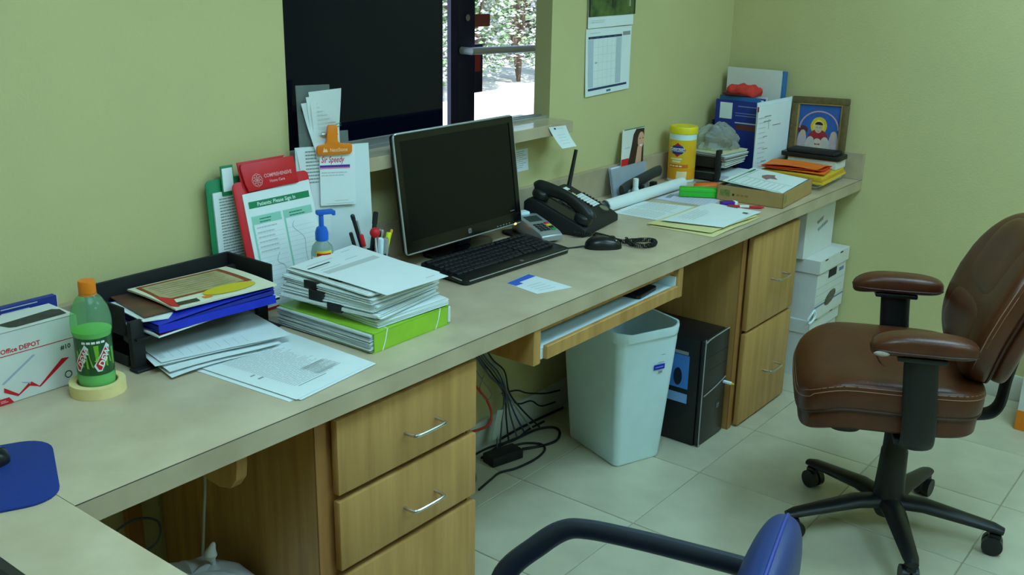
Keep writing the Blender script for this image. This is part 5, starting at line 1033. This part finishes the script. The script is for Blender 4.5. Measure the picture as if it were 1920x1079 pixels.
cable('bright red cable by the drawer cabinet', [(1.61, -.05, .30), (1.66, -.05, .24), (1.70, -.05, .19), (1.715, -.055, .14), (1.69, -.06, .11), (1.6, -.06, .12)], .004, mat('red_cable', (206, 60, 40), .5), 'wires hanging below the counter')
cable('white wire loop by the red cable', [(1.64, -.04, .33), (1.68, -.045, .27), (1.72, -.05, .21), (1.69, -.05, .2), (1.66, -.05, .25), (1.68, -.05, .29)], .0022, MATS['pale_wire'], 'wires hanging below the counter')
tgw = tag(G().b2((-.016, -.001, -.05), (.016, .001, .05)).obj('cable_tag', mat('tag_white', (190, 196, 186), .6)), 'white paper tag tied to the hanging cables', 'tag'); tgw.location = (1.735, -.065, .1); tgw.rotation_euler.y = .25
# plastic bag in the bin under the counter
bn = thing('waste_bin', 'bin under the counter covered by a tied clear plastic bag', 'waste bin', (.352, -.37, 0))
G().lathe([(0, .001), (.1, .001), (.105, .008), (.135, .26), (.131, .26), (.1, .012), (0, .012)], 32).obj('bin', BLACKM, bn)
def crump3(p):
    a = math.atan2(p.y, p.x); n = .006*math.sin(a*9+p.z*60)+.004*math.sin(a*17-p.z*90); k = 1+n/.13; return Vector((p.x*k, p.y*k, p.z+.004*math.sin(a*7)*math.cos(p.z*70)))
BAGM = thin_glass('bag_white', (232, 236, 240), .8, .3)
G().ell((0, 0, .24), (.15, .15, .115), .9, 1, 60, 24, fn=crump3).obj('bag', BAGM, bn, smooth=25)
G().tube(smoothpath([(.05, .0, .34), (.054, .002, .355), (.05, .004, .375), (.06, .004, .40)], 4), [.022, .02, .016, .008, .006, .006, .008, .012, .014, .012, .008, .006, .003], 10).obj('knot', BAGM, bn)
tag(G().tube(smoothpath([(.452, -.30, .716), (.45, -.30, .6), (.447, -.30, .5), (.437, -.3, .42), (.43, -.3, .36), (.428, -.29, .3)], 6), .0032, 6).obj('hanging_cord', mat('cord_pale', (170, 172, 160), .6)), 'pale thin cord hanging down beside the wooden bracket', 'cord')
cable('grey cable loop behind the bagged bin', [(.30, -.1, .3), (.34, -.1, .35), (.40, -.1, .36), (.45, -.1, .33), (.44, -.1, .28), (.36, -.1, .27)], .0028, GW, 'cables under the left counter')
# ================================================================== brown leather chair
bcH = thing('office_chair', 'brown leather office chair with padded armrests on a black star base', 'chair', (2.086, -1.24, 0), D2R(25))
def star(t, r, angs, rz, m, wheel=.03):
    for a in angs:
        a -= rz; c, s_ = math.cos(a), math.sin(a); Ml = Matrix.Rotation(a, 4, 'Z')
        G().tube([(0.02, 0, .095), (.1, 0, .1), (r*.95, 0, .078), (r+.012, 0, .072)], [.034, .032, .022, .016], 12, flat=.62, M=Ml, up=(0, 0, 1)).obj('base_leg', m, t); lg_ = t.children[-1]
        cs = G(); 
        for dy in (-.013, .013): cs.cyl((0, 0, -.009), wheel*.93, .018, n=24, M=Ml @ Matrix.Translation((r-.012, dy, wheel*.93)) @ Matrix.Rotation(math.pi/2, 4, 'X'))
        cs.box((r-.008, 0, .052), (.034, .028, .022), .006, M=Ml); cs.cyl((r, 0, .05), .008, .022, n=12, M=Ml); cs.obj('caster', m, lg_)
star(bcH, .30, [D2R(67+72*k) for k in range(5)], D2R(25), BLACK)
G().lathe([(0, .05), (.03, .05), (.04, .07), (.045, .115), (.043, .12), (.039, .2), (.037, .255), (.034, .26), (.033, .37), (0, .37)], 28).obj('column', BLACK, bcH)
G().b2((-.1, -.12, .372), (.1, .12, .40), .008).b2((-.235, -.045, .375), (.235, .045, .392), .004).obj('mechanism', BLACKM, bcH)
G().ell((-.12, .16, .375), (.03, .045, .022), .7, .8).obj('tilt_knob', BLACK, bcH)
def seatfn(p):
    q = p.copy(); f = (q.y-.06)/.235
    if f > .4: q.z -= .05*(f-.4)**2/.36
    q.z += .012*(q.x/.25)**2*(1 if q.z > .48 else .3); return q
G().ell((0, .058, .436), (.245, .228, .04), .35, .42, 48, 16, fn=seatfn).obj('seat_base', LEATHER, bcH)
G().ell((0, .06, .497), (.255, .24, .052), .45, .42, 56, 20, fn=seatfn).obj('seat', LEATHER, bcH); stt = bcH.children[-1]
def sellipse(cx, cy, a, b, e, n=64): return [(cx+a*math.copysign(abs(math.cos(2*math.pi*k/n))**e, math.cos(2*math.pi*k/n)), cy+b*math.copysign(abs(math.sin(2*math.pi*k/n))**e, math.sin(2*math.pi*k/n))) for k in range(n+1)]
G().tube([seatfn(Vector((x, y, .4655))) for x, y in sellipse(0, .059, .249, .233, .42)], .005, 6, cap=False).obj('seam_piping', mat('leather_dark', (60, 28, 16), .45), stt)
for zz_, k_ in ((.512, .9985), (.522, .985)): G().tube([seatfn(Vector((x, y, zz_))) for x, y in sellipse(0, .06, .255*k_, .24*k_, .42)], .0014, 5, cap=False).obj('stitching', STITCH, stt)
G().ell((0, -.02, .532), (.17, .1, .022), .7, .6, 32, 12).obj('seat_panel', LEATHER, stt)
G().tube([(-.17, .07, .545), (-.09, .085, .551), (0, .09, .552), (.09, .085, .551), (.17, .07, .545)], .004, 6).obj('seam_piping', MATS['leather_dark'], stt)
# back
BMt = Matrix.Translation((0, -.165, .525)) @ Matrix.Rotation(D2R(15), 4, 'X')
def backfn(p):
    q = p.copy(); t_ = (q.z-.22)/.22; q.x *= 1-.24*max(0, t_)**2-.12*max(0, -t_)**2; q.y += .022*math.cos((t_+.45)*1.7)+.035*(q.x/.25)**2; return q
G().ell((0, -.055, .22), (.235, .035, .205), .5, .62, 48, 28, M=BMt, fn=backfn).obj('backrest_shell', LEATHER, bcH)
G().ell((0, .0, .22), (.25, .058, .222), .55, .62, 56, 32, M=BMt, fn=backfn).obj('backrest', LEATHER, bcH); bck = bcH.children[-1]
G().tube([BMt @ backfn(Vector((x, -.03, z_))) for x, z_ in sellipse(0, .22, .245, .217, .58)], .0045, 6, cap=False).obj('seam_piping', MATS['leather_dark'], bck)
for yy in (.008, .018): G().tube([BMt @ backfn(Vector((x, yy, z_))) for x, z_ in sellipse(0, .22, .2485, .2205, .57)], .0014, 5, cap=False).obj('stitching', STITCH, bck)
G().ell((0, .03, .31), (.165, .034, .115), .6, .7, 40, 24, M=BMt, fn=backfn).obj('head_panel', LEATHER, bck); G().ell((0, .03, .125), (.19, .032, .085), .6, .7, 40, 24, M=BMt, fn=backfn).obj('lumbar_panel', LEATHER, bck)
G().tube(smoothpath([(0, -.08, .39), (0, -.20, .39), (0, -.25, .42), (0, -.262, .52), (0, -.285, .66)], 6), .032, 12, flat=.4).obj('back_bar', BLACKM, bcH)
for sx in (-1, 1):
    ap = G().tube(smoothpath([(sx*.225, -.005, .38), (sx*.262, -.005, .40), (sx*.272, -.002, .46), (sx*.272, .008, .56), (sx*.27, .014, .635)], 6), .042, 16, flat=.36, up=(1, 0, 0)).obj('arm_post', BLACK, bcH)
    G().b2((sx*.27-.03, -.045, .632), (sx*.27+.03, .075, .645), .004).obj('arm_plate', BLACK, bcH)
    G().ell((sx*.27, .012, .668), (.043, .128, .028), .6, .55, 40, 16, fn=lambda p: Vector((p.x, p.y, p.z+.006*math.cos((p.y-.012)/.128*1.5)-.012*max(0, (p.y-.05)/.09)**2))).obj('arm_pad', LEATHER, bcH); apd = bcH.children[-1]
    G().tube([(x, y, .66) for x, y in sellipse(sx*.27, .012, .0425, .127, .55)], .0022, 5, cap=False).obj('seam_piping', MATS['leather_dark'], apd)
    if sx < 0: G().ell((sx*.27-.036, .115, .652), (.008, .02, .007), 1, 1, 12, 8).obj('torn_patch', mat('torn_foam', (160, 150, 136), .9), apd)
# ================================================================== blue chair
cb_ = thing('task_chair', 'blue task chair with a black loop armrest in the foreground', 'chair', (.437, -1.27, 0), D2R(14.5))
ci = (Matrix.Translation((.437, -1.27, 0)) @ Matrix.Rotation(D2R(14.5), 4, 'Z')).inverted()
star(cb_, .27, [D2R(50+72*k) for k in range(5)], D2R(14.5), BLACK)
G().lathe([(0, .05), (.03, .05), (.04, .11), (.036, .2), (.025, .21), (.025, .4), (0, .4)], 24).obj('column', BLACK, cb_)
G().ell((0, .0, .44), (.215, .215, .045), .5, .6, 40, 14).obj('seat', BLUEF, cb_)
ARM = mat('arm_grey_black', (44, 50, 60), .5, var=.05)
apth = smoothpath([(.50, -1.06, .40), (.515, -1.04, .47), (.527, -1.05, .555), (.553, -1.097, .615), (.575, -1.135, .65), (.59, -1.175, .66), (.612, -1.26, .663), (.64, -1.365, .661), (.665, -1.44, .655)], 6)
for side in (1, -1):
    pts = [ci @ p for p in apth]
    if side < 0: pts = [Vector((-p.x, p.y, p.z)) for p in pts]
    G().tube(pts, .024, 14, flat=.58, up=(0, 0, 1)).obj('armrest', ARM, cb_)
bm_ = ci @ Matrix.Translation((.505, -1.508, .64)) @ Matrix.Rotation(D2R(14.5), 4, 'Z') @ Matrix.Rotation(D2R(8), 4, 'X')
G().ell((0, 0, 0), (.225, .045, .16), .75, .75, 44, 24, M=bm_).obj('backrest', BLUEF, cb_); bk_ = cb_.children[-1]
G().tube([bm_ @ Vector((x, 0, z_)) for x, z_ in sellipse(0, 0, .2255, .1605, .75)], .003, 6, cap=False).obj('seam_piping', mat('piping_blue', (44, 58, 140), .5), bk_)
G().tube([(0, -.05, .40), (0, -.22, .40), (0, -.29, .46), (0, -.29, .62)], .02, 10, flat=.5).obj('back_bar', BLACK, cb_)
